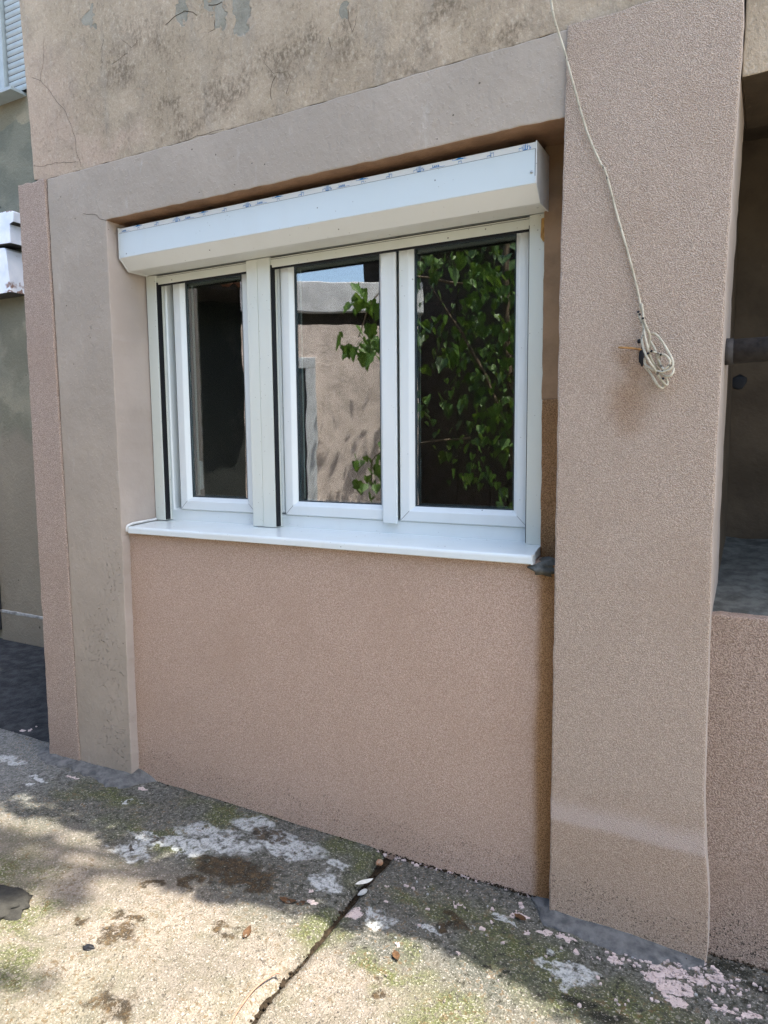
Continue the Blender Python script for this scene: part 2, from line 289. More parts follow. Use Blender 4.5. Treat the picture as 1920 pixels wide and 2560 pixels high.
    t.color(c); t.bump(h, 0.010, 0.95); return t.out()
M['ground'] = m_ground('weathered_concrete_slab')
M['yard'] = simple('yard_concrete', (0.42, 0.38, 0.31), 0.95, 0.1, 0.35, 2.5, 0.01, 30)
M['soil'] = simple('joint_soil', (0.045, 0.032, 0.02), 0.95, 0.1, 0.6, 60, 0.02, 80, (0.02, 0.016, 0.01))
M['passage'] = simple('dark_screed', (0.018, 0.020, 0.022), 0.9, 0.2, 0.4, 14, 0.012, 45, (0.050, 0.053, 0.055))
M['dryleaf'] = simple('dry_leaf', (0.115, 0.058, 0.024), 0.7, 0.3, 0.6, 90, 0.002, 120)
M['paleleaf'] = simple('pale_dry_leaf', (0.66, 0.66, 0.60), 0.6, 0.3, 0.2, 80)
M['twig'] = simple('reddish_twig', (0.36, 0.19, 0.125), 0.7, 0.3, 0.3, 50)
M['stone'] = simple('dark_stone', (0.038, 0.036, 0.030), 0.85, 0.25, 0.5, 30, 0.006, 60)
M['pebble'] = simple('pebbles', (0.22, 0.19, 0.15), 0.85, 0.2, 0.55, 25)
M['shell'] = simple('snail_shell_brown', (0.24, 0.105, 0.04), 0.4, 0.5, 0.4, 70, c2=(0.28, 0.23, 0.16))
M['door'] = simple('dark_metal_door', (0.045, 0.05, 0.055), 0.5, 0.4, 0.3, 10)
M['skirt'] = simple('pale_skirting_line', (0.42, 0.41, 0.38), 0.9, 0.1, 0.5, 30)
M['shutter'] = simple('grey_blue_shutter', (0.33, 0.38, 0.38), 0.4, 0.4, 0.15, 10)
M['roomw'] = simple('room_wall', (0.20, 0.20, 0.19), 0.9, 0.1, 0.2)
M['roomf'] = simple('room_floor', (0.12, 0.09, 0.06), 0.7, 0.3, 0.3)
M['socket'] = simple('socket_plastic', (0.55, 0.55, 0.55), 0.4, 0.4, 0.05)
M['ywall'] = simple('streaky_yard_wall', (0.68, 0.575, 0.52), 0.95, 0.1, 0.3, 7, 0.006, 40)
M['fascia'] = simple('whitewashed_fascia', (0.62, 0.62, 0.64), 0.9, 0.1, 0.25, 5)
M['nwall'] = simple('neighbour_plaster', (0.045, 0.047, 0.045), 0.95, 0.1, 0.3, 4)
M['tile'] = simple('clay_tile', (0.42, 0.17, 0.09), 0.85, 0.2, 0.4, 12)
M['steel'] = simple('galvanised_frame', (0.55, 0.57, 0.60), 0.5, 0.4, 0.2, 8)
def m_cab():
    t = T('rusty_white_enamel', 0.4, 0.45)
    c = t.mix(t.st(t.noise(5, 4), 0.4, 0.75), (0.82, 0.83, 0.85), (0.62, 0.66, 0.72))
    rust = t.blobs([(at(20, 712, 3.34), (0.035, 9, 0.02)), (at(24, 728, 3.34), (0.05, 9, 0.008)), (at(20, 635, 3.34), (0.008, 9, 0.01)), (at(30, 525, 3.34), (0.2, 9, 0.012))], 0.05, 22, 5, 0.6)
    c = t.mix(t.ma('MULTIPLY', rust, 0.9), c, (0.20, 0.085, 0.04)); t.color(c); return t.out()
M['cab'] = m_cab()
def m_leaf(name, a, b, tr=0.35):
    t = T(name, 0.45, 0.4)
    c = t.mix(t.noise(9, 3), a, b); t.color(c)
    tb = t.nd('ShaderNodeBsdfTranslucent'); t.put(tb.inputs[0], t.mix(0.5, c, (0.22, 0.34, 0.03)))
    mx = t.nd('ShaderNodeMixShader'); mx.inputs[0].default_value = tr
    t.t.links.new(t.b.outputs[0], mx.inputs[1]); t.t.links.new(tb.outputs[0], mx.inputs[2])
    t.t.links.new(mx.outputs[0], t.t.nodes['Material Output'].inputs[0]); return t.out()
M['leaf'] = m_leaf('green_leaf', (0.050, 0.115, 0.020), (0.125, 0.220, 0.045))
M['leafd'] = m_leaf('dark_green_leaf', (0.028, 0.065, 0.014), (0.06, 0.11, 0.025), 0.25)
def m_glass():
    t = T('coated_double_glazing'); n = t.t.nodes
    g = n.new('ShaderNodeNewGeometry')
    bp = n.new('ShaderNodeBump'); bp.inputs['Distance'].default_value = 0.0007; bp.inputs['Strength'].default_value = 0.6
    t.put(bp.inputs['Height'], t.noise(5.5, 1, 0.4))
    cs = t.ma('ABSOLUTE', t.vm('DOT_PRODUCT', g.outputs['Normal'], g.outputs['Incoming']))
    F = t.ma('ADD', t.ma('MULTIPLY', t.ma('POWER', t.ma('SUBTRACT', 1.0, cs), 5.0), 0.78), 0.22)
    gl = n.new('ShaderNodeBsdfGlossy'); gl.inputs['Roughness'].default_value = 0.0; t.put(gl.inputs['Normal'], bp.outputs[0])
    tr = n.new('ShaderNodeBsdfTransparent'); tr.inputs[0].default_value = (0.80, 0.86, 0.84, 1)
    mx = n.new('ShaderNodeMixShader'); t.put(mx.inputs[0], F)
    t.t.links.new(tr.outputs[0], mx.inputs[1]); t.t.links.new(gl.outputs[0], mx.inputs[2])
    t.t.links.new(mx.outputs[0], n['Material Output'].inputs[0]); return t.out()
M['glass'] = m_glass()

# ------------------------------------------------------------------ object helpers
def link(name, me, mats, parent=None):
    o = bpy.data.objects.new(name, me); col.objects.link(o)
    for m in (mats if isinstance(mats, (list, tuple)) else [mats]): me.materials.append(m)
    if parent is not None: o.parent = parent
    return o
def fromlists(name, V, F, mats, parent=None, smooth=False, fm=None):
    me = bpy.data.meshes.new(name); me.from_pydata([tuple(v) for v in V], [], F); me.update()
    if smooth:
        for p in me.polygons: p.use_smooth = True
    o = link(name, me, mats, parent)
    if fm:
        for p, k in zip(me.polygons, fm): p.material_index = k
    return o
def tag(o, label=None, cat=None, group=None, kind=None):
    if label: o['label'] = label
    if cat: o['category'] = cat
    if group: o['group'] = group
    if kind: o['kind'] = kind
    return o
def empty(name, label, cat, loc=(0, 0, 0), group=None, rz=0):
    o = bpy.data.objects.new(name, None); col.objects.link(o); o.location = loc; o.rotation_euler.z = rz
    return tag(o, label, cat, group)
def inv(o, parent):                                    # keep world placement under a placed parent
    o.parent = parent
    o.matrix_parent_inverse = (Matrix.Translation(parent.location) @ parent.rotation_euler.to_matrix().to_4x4()).inverted()
    return o
def bev(o, wd, seg=2, ang=35):
    m = o.modifiers.new('bevel', 'BEVEL'); m.width = wd; m.segments = seg; m.limit_method = 'ANGLE'; m.angle_limit = R(ang); return o
def box(name, x0, x1, y0, y1, z0, z1, mat, parent=None, bevel=0.0, seg=2):
    V = [(x, y, z) for x in (x0, x1) for y in (y0, y1) for z in (z0, z1)]
    F = [(0, 1, 3, 2), (4, 6, 7, 5), (0, 4, 5, 1), (2, 3, 7, 6), (0, 2, 6, 4), (1, 5, 7, 3)]
    o = fromlists(name, V, F, mat, parent)
    if bevel: bev(o, bevel, seg)
    return o
def jit(pts, step=0.03, amp=0.003, seed=0, sc=14):
    out = []; n = len(pts)
    for i in range(n):
        a = pts[i]; b = pts[(i+1) % n]; d = ((b[0]-a[0])**2 + (b[1]-a[1])**2)**0.5
        k = max(1, int(d/step)); nx, nz = -(b[1]-a[1])/d, (b[0]-a[0])/d
        am = a[2] if len(a) > 2 else amp
        for j in range(k):
            u = j/k; x = a[0]+(b[0]-a[0])*u; z = a[1]+(b[1]-a[1])*u
            q = mnoise.noise((x*sc+seed*7.3, z*sc, seed)) + 0.5*mnoise.noise((x*sc*3.1, z*sc*3.1, seed+9))
            if j == 0: q = 0
            out.append((x+nx*am*q, z+nz*am*q))
    return out
def solid(name, pts, y0, y1, mats, parent=None, bevel=0.004, jitter=None, seed=0):
    """outline in XZ (extruded from y0 in front to y1 behind); mats = front or [front, sides]"""
    p = jit(pts, 0.03, jitter, seed) if jitter else [q[:2] for q in pts]
    n = len(p); V = [(x, y0, z) for x, z in p] + [(x, y1, z) for x, z in p]
    F = [tuple(range(n)), tuple(range(2*n-1, n-1, -1))] + [(i, n+i, n+(i+1) % n, (i+1) % n) for i in range(n)]
    o = fromlists(name, V, F, mats, parent)
    bm = bmesh.new(); bm.from_mesh(o.data); bmesh.ops.recalc_face_normals(bm, faces=bm.faces)
    if isinstance(mats, list):
        for f in bm.faces: f.material_index = 0 if abs(f.normal.y) > 0.9 else (2 if len(mats) > 2 and f.normal.z < -0.7 and f.calc_center_median().z > 1 else 1)
    bm.to_mesh(o.data); bm.free()
    if bevel: bev(o, bevel, 2, 50)
    return o
def spline(pts, k=8):
    P = [Vector(p) for p in pts]; P = [P[0]*2-P[1]] + P + [P[-1]*2-P[-2]]; out = []
    for i in range(1, len(P)-2):
        a, b, c, d = P[i-1:i+3]
        for j in range(k):
            t = j/k
            out.append(0.5*((2*b) + (c-a)*t + (2*a-5*b+4*c-d)*t*t + (3*b-a-3*c+d)*t**3))
    out.append(P[-2]); return out
def tube(name, pts, r, mat, parent=None, seg=8, smooth=8, taper=None):
    P = spline(pts, smooth) if smooth else [Vector(p) for p in pts]
    V, F = [], []; up = Vector((0.31, 0.83, 0.46)).normalized(); n = len(P)
    for i, p in enumerate(P):
        d = (P[min(i+1, n-1)]-P[max(i-1, 0)]).normalized()
        a = d.cross(up).normalized(); b = d.cross(a)
        rr = r if taper is None else r*(1+(taper-1)*i/(n-1))
        for k in range(seg):
            t = 2*math.pi*k/seg; V.append(p + (a*math.cos(t)+b*math.sin(t))*rr)
    for i in range(n-1):
        for k in range(seg):
            F.append((i*seg+k, i*seg+(k+1) % seg, (i+1)*seg+(k+1) % seg, (i+1)*seg+k))
    F += [tuple(range(seg))[::-1], tuple((n-1)*seg+k for k in range(seg))]
    return fromlists(name, V, F, mat, parent, True)
def sweepframe(name, x0, x1, z0, z1, prof, mat, parent=None):
    """rectangular frame with mitred corners; prof = [(inset, y)...] from the outer back edge round to the inner back edge"""
    V, F = [], []
    for i, y in prof: V += [(x0+i, y, z0+i), (x1-i, y, z0+i), (x1-i, y, z1-i), (x0+i, y, z1-i)]
    for k in range(len(prof)-1):
        for j in range(4): F.append((k*4+j, k*4+(j+1) % 4, (k+1)*4+(j+1) % 4, (k+1)*4+j))
    o = fromlists(name, V, F, mat, parent)
    bm = bmesh.new(); bm.from_mesh(o.data); bmesh.ops.recalc_face_normals(bm, faces=bm.faces); bm.to_mesh(o.data); bm.free()
    return o
def ico(name, loc, s, mat, parent=None, sub=2, rough=0.15, seed=0):
    bm = bmesh.new(); bmesh.ops.create_icosphere(bm, subdivisions=sub, radius=1)
    for v in bm.verts:
        q = 1 + rough*mnoise.noise(v.co*1.7+Vector((seed*3.1, seed, 0)))
        v.co = Vector((v.co.x*s[0]*q, v.co.y*s[1]*q, v.co.z*s[2]*q))
    me = bpy.data.meshes.new(name); bm.to_mesh(me); bm.free()
    for p in me.polygons: p.use_smooth = True
    o = link(name, me, mat, parent); o.location = loc; return o

# ================================================================== GROUND
def lin(a, b, s): return list(np.linspace(a, b, max(2, int(round((b-a)/s))+1)))
def hz(x, y):
    f = 1.0 if y > 0.3 else 0.4
    return f*(0.006*mnoise.noise((x*2.1, y*2.1, 0)) + 0.0030*mnoise.noise((x*9, y*9, 3)) + 0.0014*mnoise.noise((x*31, y*31, 5)))
def edge_x(y, s): return 0.010*mnoise.noise((y*6, s, 1)) + 0.006*mnoise.noise((y*21, s, 2)) + 0.003*mnoise.noise((y*60, s, 4))
def joint_mid(y): return -1.205 + 0.045*(y-1.8)*-0.6
def slab(name, side):
    if side < 0: xs = lin(-9, -3.5, 0.5)[:-1] + lin(-3.5, -3.1, 0.02)[:-1] + lin(-3.1, 0, 0.011)
    else: xs = lin(0, 1.6, 0.011) + lin(1.7, 3.5, 0.3)
    ys = lin(-6, 0.4, 0.4)[:-1] + lin(0.4, 1.0, 0.04)[:-1] + lin(1.0, 2.33, 0.011)
    V, F = [], []; nx = len(xs)
    for y in ys:
        e = joint_mid(y) + side*(0.0055 + 0.008*max(0, min(1, (y-1.7)/0.5)) + 0.006*mnoise.noise((y*4.3, 7, side))) + edge_x(y, side*5) + 0.010*mnoise.noise((y*3.1, 2, 9))
        for i, x in enumerate(xs):
            if side < 0: px = x if x < -3.1 else -3.1 + (x+3.1)*(e+3.1)/3.1
            else: px = e + x
            d = abs(px-e); z = hz(px, y) + (0.006 if side < 0 else -0.002) - 0.012*math.exp(-(d/0.012)**2) - (0.014 if side < 0 else 0.003)*math.exp(-(d/0.03)**2)
            V.append((px, y, z))
    for j in range(len(ys)-1):
        for i in range(nx-1): F.append((j*nx+i, j*nx+i+1, (j+1)*nx+i+1, (j+1)*nx+i))
    k = len(V)                                             # the joint face and the rim
    ei = nx-1 if side < 0 else 0
    for j in range(len(ys)):
        v = V[j*nx+ei]; V.append((v[0]+side*0.004*mnoise.noise((v[1]*40, 3, 1)), v[1], -0.06))
    for j in range(len(ys)-1): F.append((j*nx+ei, (j+1)*nx+ei, k+j+1, k+j))
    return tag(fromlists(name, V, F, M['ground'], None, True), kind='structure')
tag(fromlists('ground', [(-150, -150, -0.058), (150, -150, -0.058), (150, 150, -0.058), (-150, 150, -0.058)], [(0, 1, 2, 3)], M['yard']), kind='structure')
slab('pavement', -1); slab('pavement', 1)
V, F = [], []
ys = lin(-6, 2.3, 0.02)
for j, y in enumerate(ys):
    for i in range(5):
        x = joint_mid(y) + (i-2)*0.014
        V.append((x, y, -0.022 + 0.010*mnoise.noise((x*60, y*25, 0)) + 0.012*mnoise.noise((x*10, y*7, 2))))
    if j: F += [((j-1)*5+i, (j-1)*5+i+1, j*5+i+1, j*5+i) for i in range(4)]
tag(fromlists('joint_soil', V, F, M['soil'], None, True), kind='structure')
tag(box('passage_floor', -9, -3.10, 2.34, 3.5, -0.04, 0.001, M['passage']), kind='structure')

# ================================================================== HOUSE
H = empty('house', 'single-storey house front with pink-beige roughcast and a weathered plaster upper wall', 'building', (-1.6, 2.3, 0))
def hp(o): return inv(o, H)
YB = 2.60
UW = [(-3.064, 3.62), (-3.052, 3.3), (-3.038, 3.0), (-3.031, 2.80, 0.004), (-2.943, 2.787, 0.006), (-1.74, 2.786, 0.004), (-0.575, 2.806, 0.006), (-0.095, 2.812, 0.002), (-0.099, 2.56, 0.005), (1.75, 2.575), (1.75, 3.62)]
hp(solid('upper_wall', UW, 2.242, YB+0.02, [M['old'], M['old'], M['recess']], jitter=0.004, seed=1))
hp(solid('window_surround', [(-2.935, 2.787), (-2.926, 0.0-0.05), (-2.569, -0.05, 0.006), (-2.557, 1.2, 0.003), (-2.563, 2.551, 0.0045), (-1.6, 2.550, 0.0045), (-0.5, 2.558, 0.004), (-0.5, 2.806, 0.004), (-1.74, 2.786, 0.004)],
         2.236, YB, [M['band'], M['reveal'], M['soffit']], jitter=0.003, seed=2, bevel=0.005))
hp(solid('roughcast_strip', [(-3.147, -0.05, 0.004), (-2.924, -0.05, 0.002), (-2.943, 2.789, 0.012), (-3.131, 2.791, 0.006)], 2.228, YB-0.01, M['strip'], jitter=0.003, seed=3, bevel=0.005))
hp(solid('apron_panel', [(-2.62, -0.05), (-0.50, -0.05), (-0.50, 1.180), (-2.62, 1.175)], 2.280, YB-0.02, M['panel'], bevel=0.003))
hp(solid('pilaster', [(-0.582, -0.05, 0.003), (-0.096, -0.05, 0.003), (-0.092, 0.10, 0.003), (-0.098, 0.25, 0.003), (-0.108, 0.35, 0.002), (-0.118, 0.52, 0.002), (-0.123, 1.2, 0.002), (-0.122, 1.5, 0.002), (-0.116, 2.0, 0.004), (-0.104, 2.45, 0.004), (-0.099, 2.812, 0.007), (-0.571, 2.812, 0.003), (-0.581, 2.05, 0.003)],
         2.225, YB-0.03, [M['pilaster'], M['reveal']], jitter=0.003, seed=4, bevel=0.007))
hp(solid('jamb_upper', [(-0.688, 1.725, 0.003), (-0.50, 1.725), (-0.50, 2.62), (-0.688, 2.62)], 2.425, YB-0.04, M['jamb'], jitter=0.003, seed=5))
hp(solid('jamb_lower', [(-0.683, 1.165, 0.004), (-0.50, 1.165), (-0.50, 1.727), (-0.685, 1.727, 0.003)], 2.420, YB-0.035, M['ochre'], jitter=0.004, seed=6))
o = hp(ico('broken_concrete', (-0.625, 2.345, 1.160), (0.062, 0.10, 0.028), M['conc'], None, 3, 0.5, 3))
# wall behind the window, with its opening
for nm, a in (('inner_wall', (-3.05, -2.545, 0, 2.70)), ('inner_wall', (-0.70, -0.13, 0, 2.70)), ('inner_wall', (-2.545, -0.70, 0, 1.20)), ('inner_wall', (-2.545, -0.70, 2.43, 2.70))):
    hp(box(nm, a[0], a[1], 2.545, 2.70, a[2], a[3], M['roomw']))
# the room
hp(box('room_floor', -3.05, -0.13, 2.70, 5.4, 0.0, 0.06, M['roomf']))
hp(box('room_ceiling', -3.05, -0.13, 2.70, 5.4, 2.68, 2.75, M['roomw']))
hp(box('room_back_wall', -3.05, -0.13, 5.3, 5.45, 0, 2.75, M['roomw']))
hp(box('room_side_wall', -3.06, -2.95, 2.62, 5.45, 0, 3.55, M['olive']))
hp(box('room_side_wall', -0.40, -0.28, 2.71, 5.45, 0, 2.70, M['roomw']))
# right recess
hp(solid('right_apron', [(-0.16, -0.05), (1.75, -0.05), (1.75, 1.078), (0.6, 1.076, 0.006), (-0.16, 1.071, 0.006)], 2.272, YB, M['rpanel'], jitter=0.004, seed=8, bevel=0.006))
V = []; F = []
xs = lin(-0.14, 1.7, 0.03); yy = lin(2.29, 3.14, 0.03)
for y in yy:
    for x in xs: V.append((x, y, 1.074 + (y-2.29)/0.85*0.13 + 0.008*mnoise.noise((x*9, y*9, 1)) + 0.004*mnoise.noise((x*40, y*40, 2)) - (0.02 if y == yy[0] else 0)))
n = len(xs)
for j in range(len(yy)-1): F += [(j*n+i, j*n+i+1, (j+1)*n+i+1, (j+1)*n+i) for i in range(n-1)]
hp(fromlists('recess_ledge', V, F, M['conc'], None, True))
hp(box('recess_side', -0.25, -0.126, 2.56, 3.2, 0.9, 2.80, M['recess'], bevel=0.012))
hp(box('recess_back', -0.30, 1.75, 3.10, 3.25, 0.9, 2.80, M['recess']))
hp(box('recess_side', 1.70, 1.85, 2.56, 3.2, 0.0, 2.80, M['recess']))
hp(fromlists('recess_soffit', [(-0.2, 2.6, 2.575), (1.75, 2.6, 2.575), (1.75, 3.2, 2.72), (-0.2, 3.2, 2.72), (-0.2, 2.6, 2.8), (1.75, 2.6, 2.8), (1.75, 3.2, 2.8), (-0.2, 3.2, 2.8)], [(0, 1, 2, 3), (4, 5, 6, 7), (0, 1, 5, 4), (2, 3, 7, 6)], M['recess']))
o = hp(ico('hole', at(1847, 955, 3.098), (0.028, 0.002, 0.03), M['black'], None, 2, 0.3, 2))
hp(box('flat_roof', -3.06, 1.85, 2.61, 5.5, 3.46, 3.60, M['conc']))
hp(box('east_wall', 1.76, 1.88, 2.30, 5.5, 0, 3.58, M['old']))
# cracks in the plaster
def crack(L, r=0.0012, y=2.2418):
    P = []
    for i in range(len(L)-1):
        a, b = L[i], L[i+1]; k = max(1, int(math.hypot(b[0]-a[0], b[1]-a[1])/9))
        for j in range(k):
            t = j/k; P.append(at(a[0]+(b[0]-a[0])*t+random.uniform(-1.5, 1.5), a[1]+(b[1]-a[1])*t+random.uniform(-1.5, 1.5), y))
    P.append(at(*L[-1], y)); hp(tube('crack', P, r*0.7, M['crack'], None, 5, 0))
crack([(80, 195), (101, 202), (120, 220), (143, 255), (166, 283), (180, 320), (190, 352), (189, 372), (203, 417)])
crack([(101, 202), (108, 150), (110, 90)], 0.0008)
crack([(84, 415), (110, 416), (140, 407), (190, 404)], 0.0009)
crack([(415, 62), (432, 45), (462, 28), (482, 30), (492, 38)], 0.0018)
crack([(520, 12), (542, 13), (555, 5)], 0.0022); crack([(520, 80), (536, 72), (537, 50)], 0.0012)
crack([(690, 190), (683, 205), (677, 225), (678, 248)], 0.0014); crack([(660, 150), (672, 172), (684, 184), (720, 178), (727, 200), (715, 235)], 0.0009)
crack([(870, 20), (872, 50), (880, 78), (888, 60), (892, 40)], 0.0010); crack([(822, 95), (830, 125)], 0.0012)
crack([(300, 95), (330, 120), (345, 100)], 0.0009); crack([(258, 98), (254, 130), (255, 158)], 0.0012); crack([(280, 160), (320, 132)], 0.0009)
crack([(455, 355), (500, 338), (560, 322)], 0.0010)
crack([(209, 534), (241, 536), (250, 546), (266, 551)], 0.0012, 2.2355)
crack([(455, 530), (540, 510)], 0.0004, 2.2355)

# mortar run along the wall foot: wedge of cement between ground and wall
def fillet(name, L, seed, hgt=0.03, mat='mortar'):
    V, F = [], []; m = len(L); S = 9
    for i, (px, py, w_, h_) in enumerate(L):
        for k in range(S):
            t = k/(S-1); y = py - w_*(1-t)
            z = hz(px, y)+0.002 + h_*hgt*(0.35*min(1, t*6)+0.65*t) + 0.002*mnoise.noise((px*25, y*25, seed)) - (0.012 if k == 0 else 0)
            V.append((px, y+(0.006+0.022*(1-t)**2)*mnoise.noise((px*23, 0.4*k, seed))+0.010*(1-t)**2*mnoise.noise((px*70, 0.4*k, seed+4)), z))
    for i in range(m-1):
        for k in range(S-1): F.append((i*S+k, (i+1)*S+k, (i+1)*S+k+1, i*S+k+1))
    return fromlists(name, V, F, M[mat], None, True)
def dens(L, s=0.015):
    out = []
    for a, b in zip(L[:-1], L[1:]):
        k = max(1, int(abs(b[0]-a[0])/s))
        for j in range(k): out.append(tuple(a[q]+(b[q]-a[q])*j/k for q in range(4)))
    out.append(L[-1]); return out
hp(fillet('mortar_fillet', dens([(-3.27, 2.27, 0.02, 0.2), (-3.20, 2.275, 0.085, 0.6), (-3.10, 2.24, 0.085, 0.9), (-2.95, 2.245, 0.080, 1.0), (-2.80, 2.245, 0.085, 1.0), (-2.70, 2.25, 0.11, 1.1), (-2.62, 2.25, 0.13, 1.3), (-2.56, 2.292, 0.16, 1.4), (-2.50, 2.292, 0.09, 0.9), (-2.46, 2.292, 0.03, 0.3), (-2.44, 2.292, 0.005, 0.05)]), 1))
hp(fillet('mortar_fillet', dens([(-0.66, 2.285, 0.02, 0.1), (-0.60, 2.285, 0.10, 0.5), (-0.56, 2.235, 0.075, 0.7), (-0.45, 2.235, 0.085, 0.7), (-0.34, 2.235, 0.10, 0.8), (-0.24, 2.235, 0.09, 0.6), (-0.15, 2.235, 0.06, 0.4), (-0.10, 2.235, 0.03, 0.2)]), 2, 0.022))

# ================================================================== WINDOW
W = empty('window', 'white three-sash plastic window set in the wall niche below the roller shutter', 'window', (-1.62, 2.5, 1.22))
def wp(o, p=None): return inv(o, W)
FY = 2.492
frame = wp(sweepframe('outer_frame', -2.552, -0.690, 1.205, 2.425, [(0, 2.56), (0, FY+0.003), (0.003, FY), (0.064, FY), (0.068, FY+0.006), (0.070, FY+0.03), (0.070, 2.56)], M['pvc']))
wp(box('mullion', -1.990, -1.835, FY+0.001, 2.559, 1.28, 2.37, M['pvc'], bevel=0.003))
def child(o, par):
    o.parent = par; return o
def sash(x0, x1, z0, z1, label, wl=0.066, wr=0.066):
    s0 = 2.484
    s = sweepframe('sash', x0, x1, z0, z1, [(0, 2.555), (0, s0+0.004), (0.004, s0), (0.040, s0), (0.044, s0+0.002), (0.058, s0+0.016), (0.060, s0+0.020), (0.060, 2.555)], M['pvc'])
    wp(s)
    if label: s['label'] = label
    g = 0.058
    child(box('pane', x0+g, x1-g, 2.510, 2.514, z0+g, z1-g, M['glass']), s)
    child(sweepframe('gasket', x0+g+0.001, x1-g-0.001, z0+g+0.001, z1-g-0.001, [(0, 2.5095), (0.000, 2.5030), (0.004, 2.5030), (0.005, 2.5095)], M['gasket']), s)
    child(sweepframe('spacer', x0+g, x1-g, z0+g, z1-g, [(0.0, 2.5155), (0.012, 2.5155), (0.012, 2.530), (0.0, 2.530)], M['spacer']), s)
    for sx, xx in ((1, x0), (-1, x1)):                 # welded mitre lines
        a, b = (xx+sx*0.005, z0+0.005), (xx+sx*0.042, z0+0.042)
        child(tube('weld_line', [(a[0], s0-0.0002, a[1]), (b[0], s0-0.0002, b[1])], 0.0007, M['seam'], None, 4, 0), s)
    return s
sL = sash(-2.434, -1.985, 1.272, 2.375, 'single left sash, its glass dark')
sM = sash(-1.826, -1.300, 1.272, 2.375, 'middle sash reflecting the sunlit yard wall')
sR = sash(-1.268, -0.748, 1.272, 2.375, 'right sash reflecting green leaves')
wp(box('astragal', -1.338, -1.274, 2.470, 2.4835, 1.262, 2.375, M['pvc'], bevel=0.004))
# inner handle on the left sash
hd = box('handle', -2.400, -2.372, 2.557, 2.585, 1.36, 1.50, M['pvc'], None, 0.012, 3); child(hd, sL)
hd2 = box('handle', -1.315, -1.290, 2.557, 2.590, 1.60, 1.74, M['pvc'], None, 0.012, 3); child(hd2, sM)

# ================================================================== WINDOW SILL
SL = empty('window_sill', 'white metal window sill with folded front lip under the window', 'window sill', (-1.6, 2.3, 1.18))
prof = [(2.54, 1.2215), (2.465, 1.2195), (2.40, 1.2175), (2.268, 1.210), (2.262, 1.2085), (2.2585, 1.205), (2.257, 1.200), (2.2565, 1.182), (2.259, 1.1795), (2.268, 1.179), (2.270, 1.186), (2.44, 1.186)]
V, F = [], []
xa = lin(-2.540, -0.664, 0.06); m = len(prof)
for x in xa:
    for (y, z) in prof:
        dx = -0.022*max(0, (y-2.262)/0.18) if x == xa[-1] else (0.0)
        V.append((x+dx, y, z+0.0012*mnoise.noise((x*3, y*2, 4))))
for i in range(len(xa)-1):
    for k in range(m-1): F.append((i*m+k, (i+1)*m+k, (i+1)*m+k+1, i*m+k+1))
F += [tuple(range(m)), tuple((len(xa)-1)*m+k for k in reversed(range(m)))]
inv(fromlists('sill_plate', V, F, M['sill']), SL)
inv(solid('end_cap', [(0, 0), (1, 0), (1, 1), (0, 1)], 0, 1, M['pvc'], None, 0), SL).data.transform(Matrix(((0.004, 0, 0, -0.6665), (0, 0.035, 0, 2.256), (0, 0, 0.033, 1.1795), (0, 0, 0, 1))))
inv(tube('putty_bead', [(-2.553, 2.262, 1.186), (-2.552, 2.262, 1.203), (-2.551, 2.268, 1.212), (-2.552, 2.30, 1.219), (-2.551, 2.36, 1.2215), (-2.550, 2.42, 1.224), (-2.549, 2.436, 1.226)], 0.0065, M['putty'], None, 8, 5), SL)
inv(tube('putty_bead', [(-0.672, 2.262, 1.200), (-0.676, 2.30, 1.206), (-0.684, 2.36, 1.210)], 0.004, M['putty'], None, 8, 5), SL)

# ================================================================== ROLLER SHUTTER
S = empty('roller_shutter', 'white roller shutter box with chamfered front and blue printed film above the window', 'roller shutter', (-1.6, 2.3, 2.35))
def sp(o): return inv(o, S)
bp_ = [(2.440, 2.523), (2.284, 2.523), (2.284, 2.397), (2.330, 2.350), (2.345, 2.3485), (2.440, 2.3515)]
def extr(name, x0, x1, pr, mat, bevel=0.0):
    n = len(pr); V = [(x0, y, z) for y, z in pr] + [(x1, y, z) for y, z in pr]
    F = [tuple(range(n)), tuple(range(2*n-1, n-1, -1))] + [(i, (i+1) % n, n+(i+1) % n, n+i) for i in range(n)]
    o = fromlists(name, V, F, mat); bm = bmesh.new(); bm.from_mesh(o.data); bmesh.ops.recalc_face_normals(bm, faces=bm.faces); bm.to_mesh(o.data); bm.free()
    if bevel: bev(o, bevel, 2, 30)
    return o
BX0, BX1 = -2.545, -0.673
boxo = sp(extr('shutter_box', BX0+0.004, BX1-0.004, bp_, M['box'], 0.0015))
cap = [(2.4405, 2.526), (2.281, 2.526), (2.281, 2.396), (2.3285, 2.347), (2.4405, 2.3475)]
sp(extr('end_cap', BX0, BX0+0.004, cap, M['box'], 0.001)); sp(extr('end_cap', BX1-0.004, BX1, cap, M['box'], 0.001))
fo = box('film', BX0+0.006, BX1-0.0055, 2.2826, 2.2834, 2.3985, 2.5015, M['film']); child(inv(fo, S), boxo); fo.matrix_parent_inverse = Matrix.Translation(S.location).inverted() @ Matrix.Translation((0, 0, 0))
def under(o, par, root):                               # sub-part keeping its world placement
    o.parent = par; o.matrix_parent_inverse = Matrix.Translation(root.location) @ Matrix.Translation((0, 0, 0)); o.matrix_parent_inverse = par.matrix_parent_inverse.inverted() if False else Matrix.Identity(4); return o
under(fo, boxo, S)
under(box('film_edge', BX0+0.005, BX1-0.005, 2.2828, 2.2838, 2.5015, 2.5027, M['seam']), boxo, S)
under(box('film_edge', BX1-0.0062, BX1-0.0046, 2.2822, 2.2838, 2.42, 2.5020, M['seam']), boxo, S)
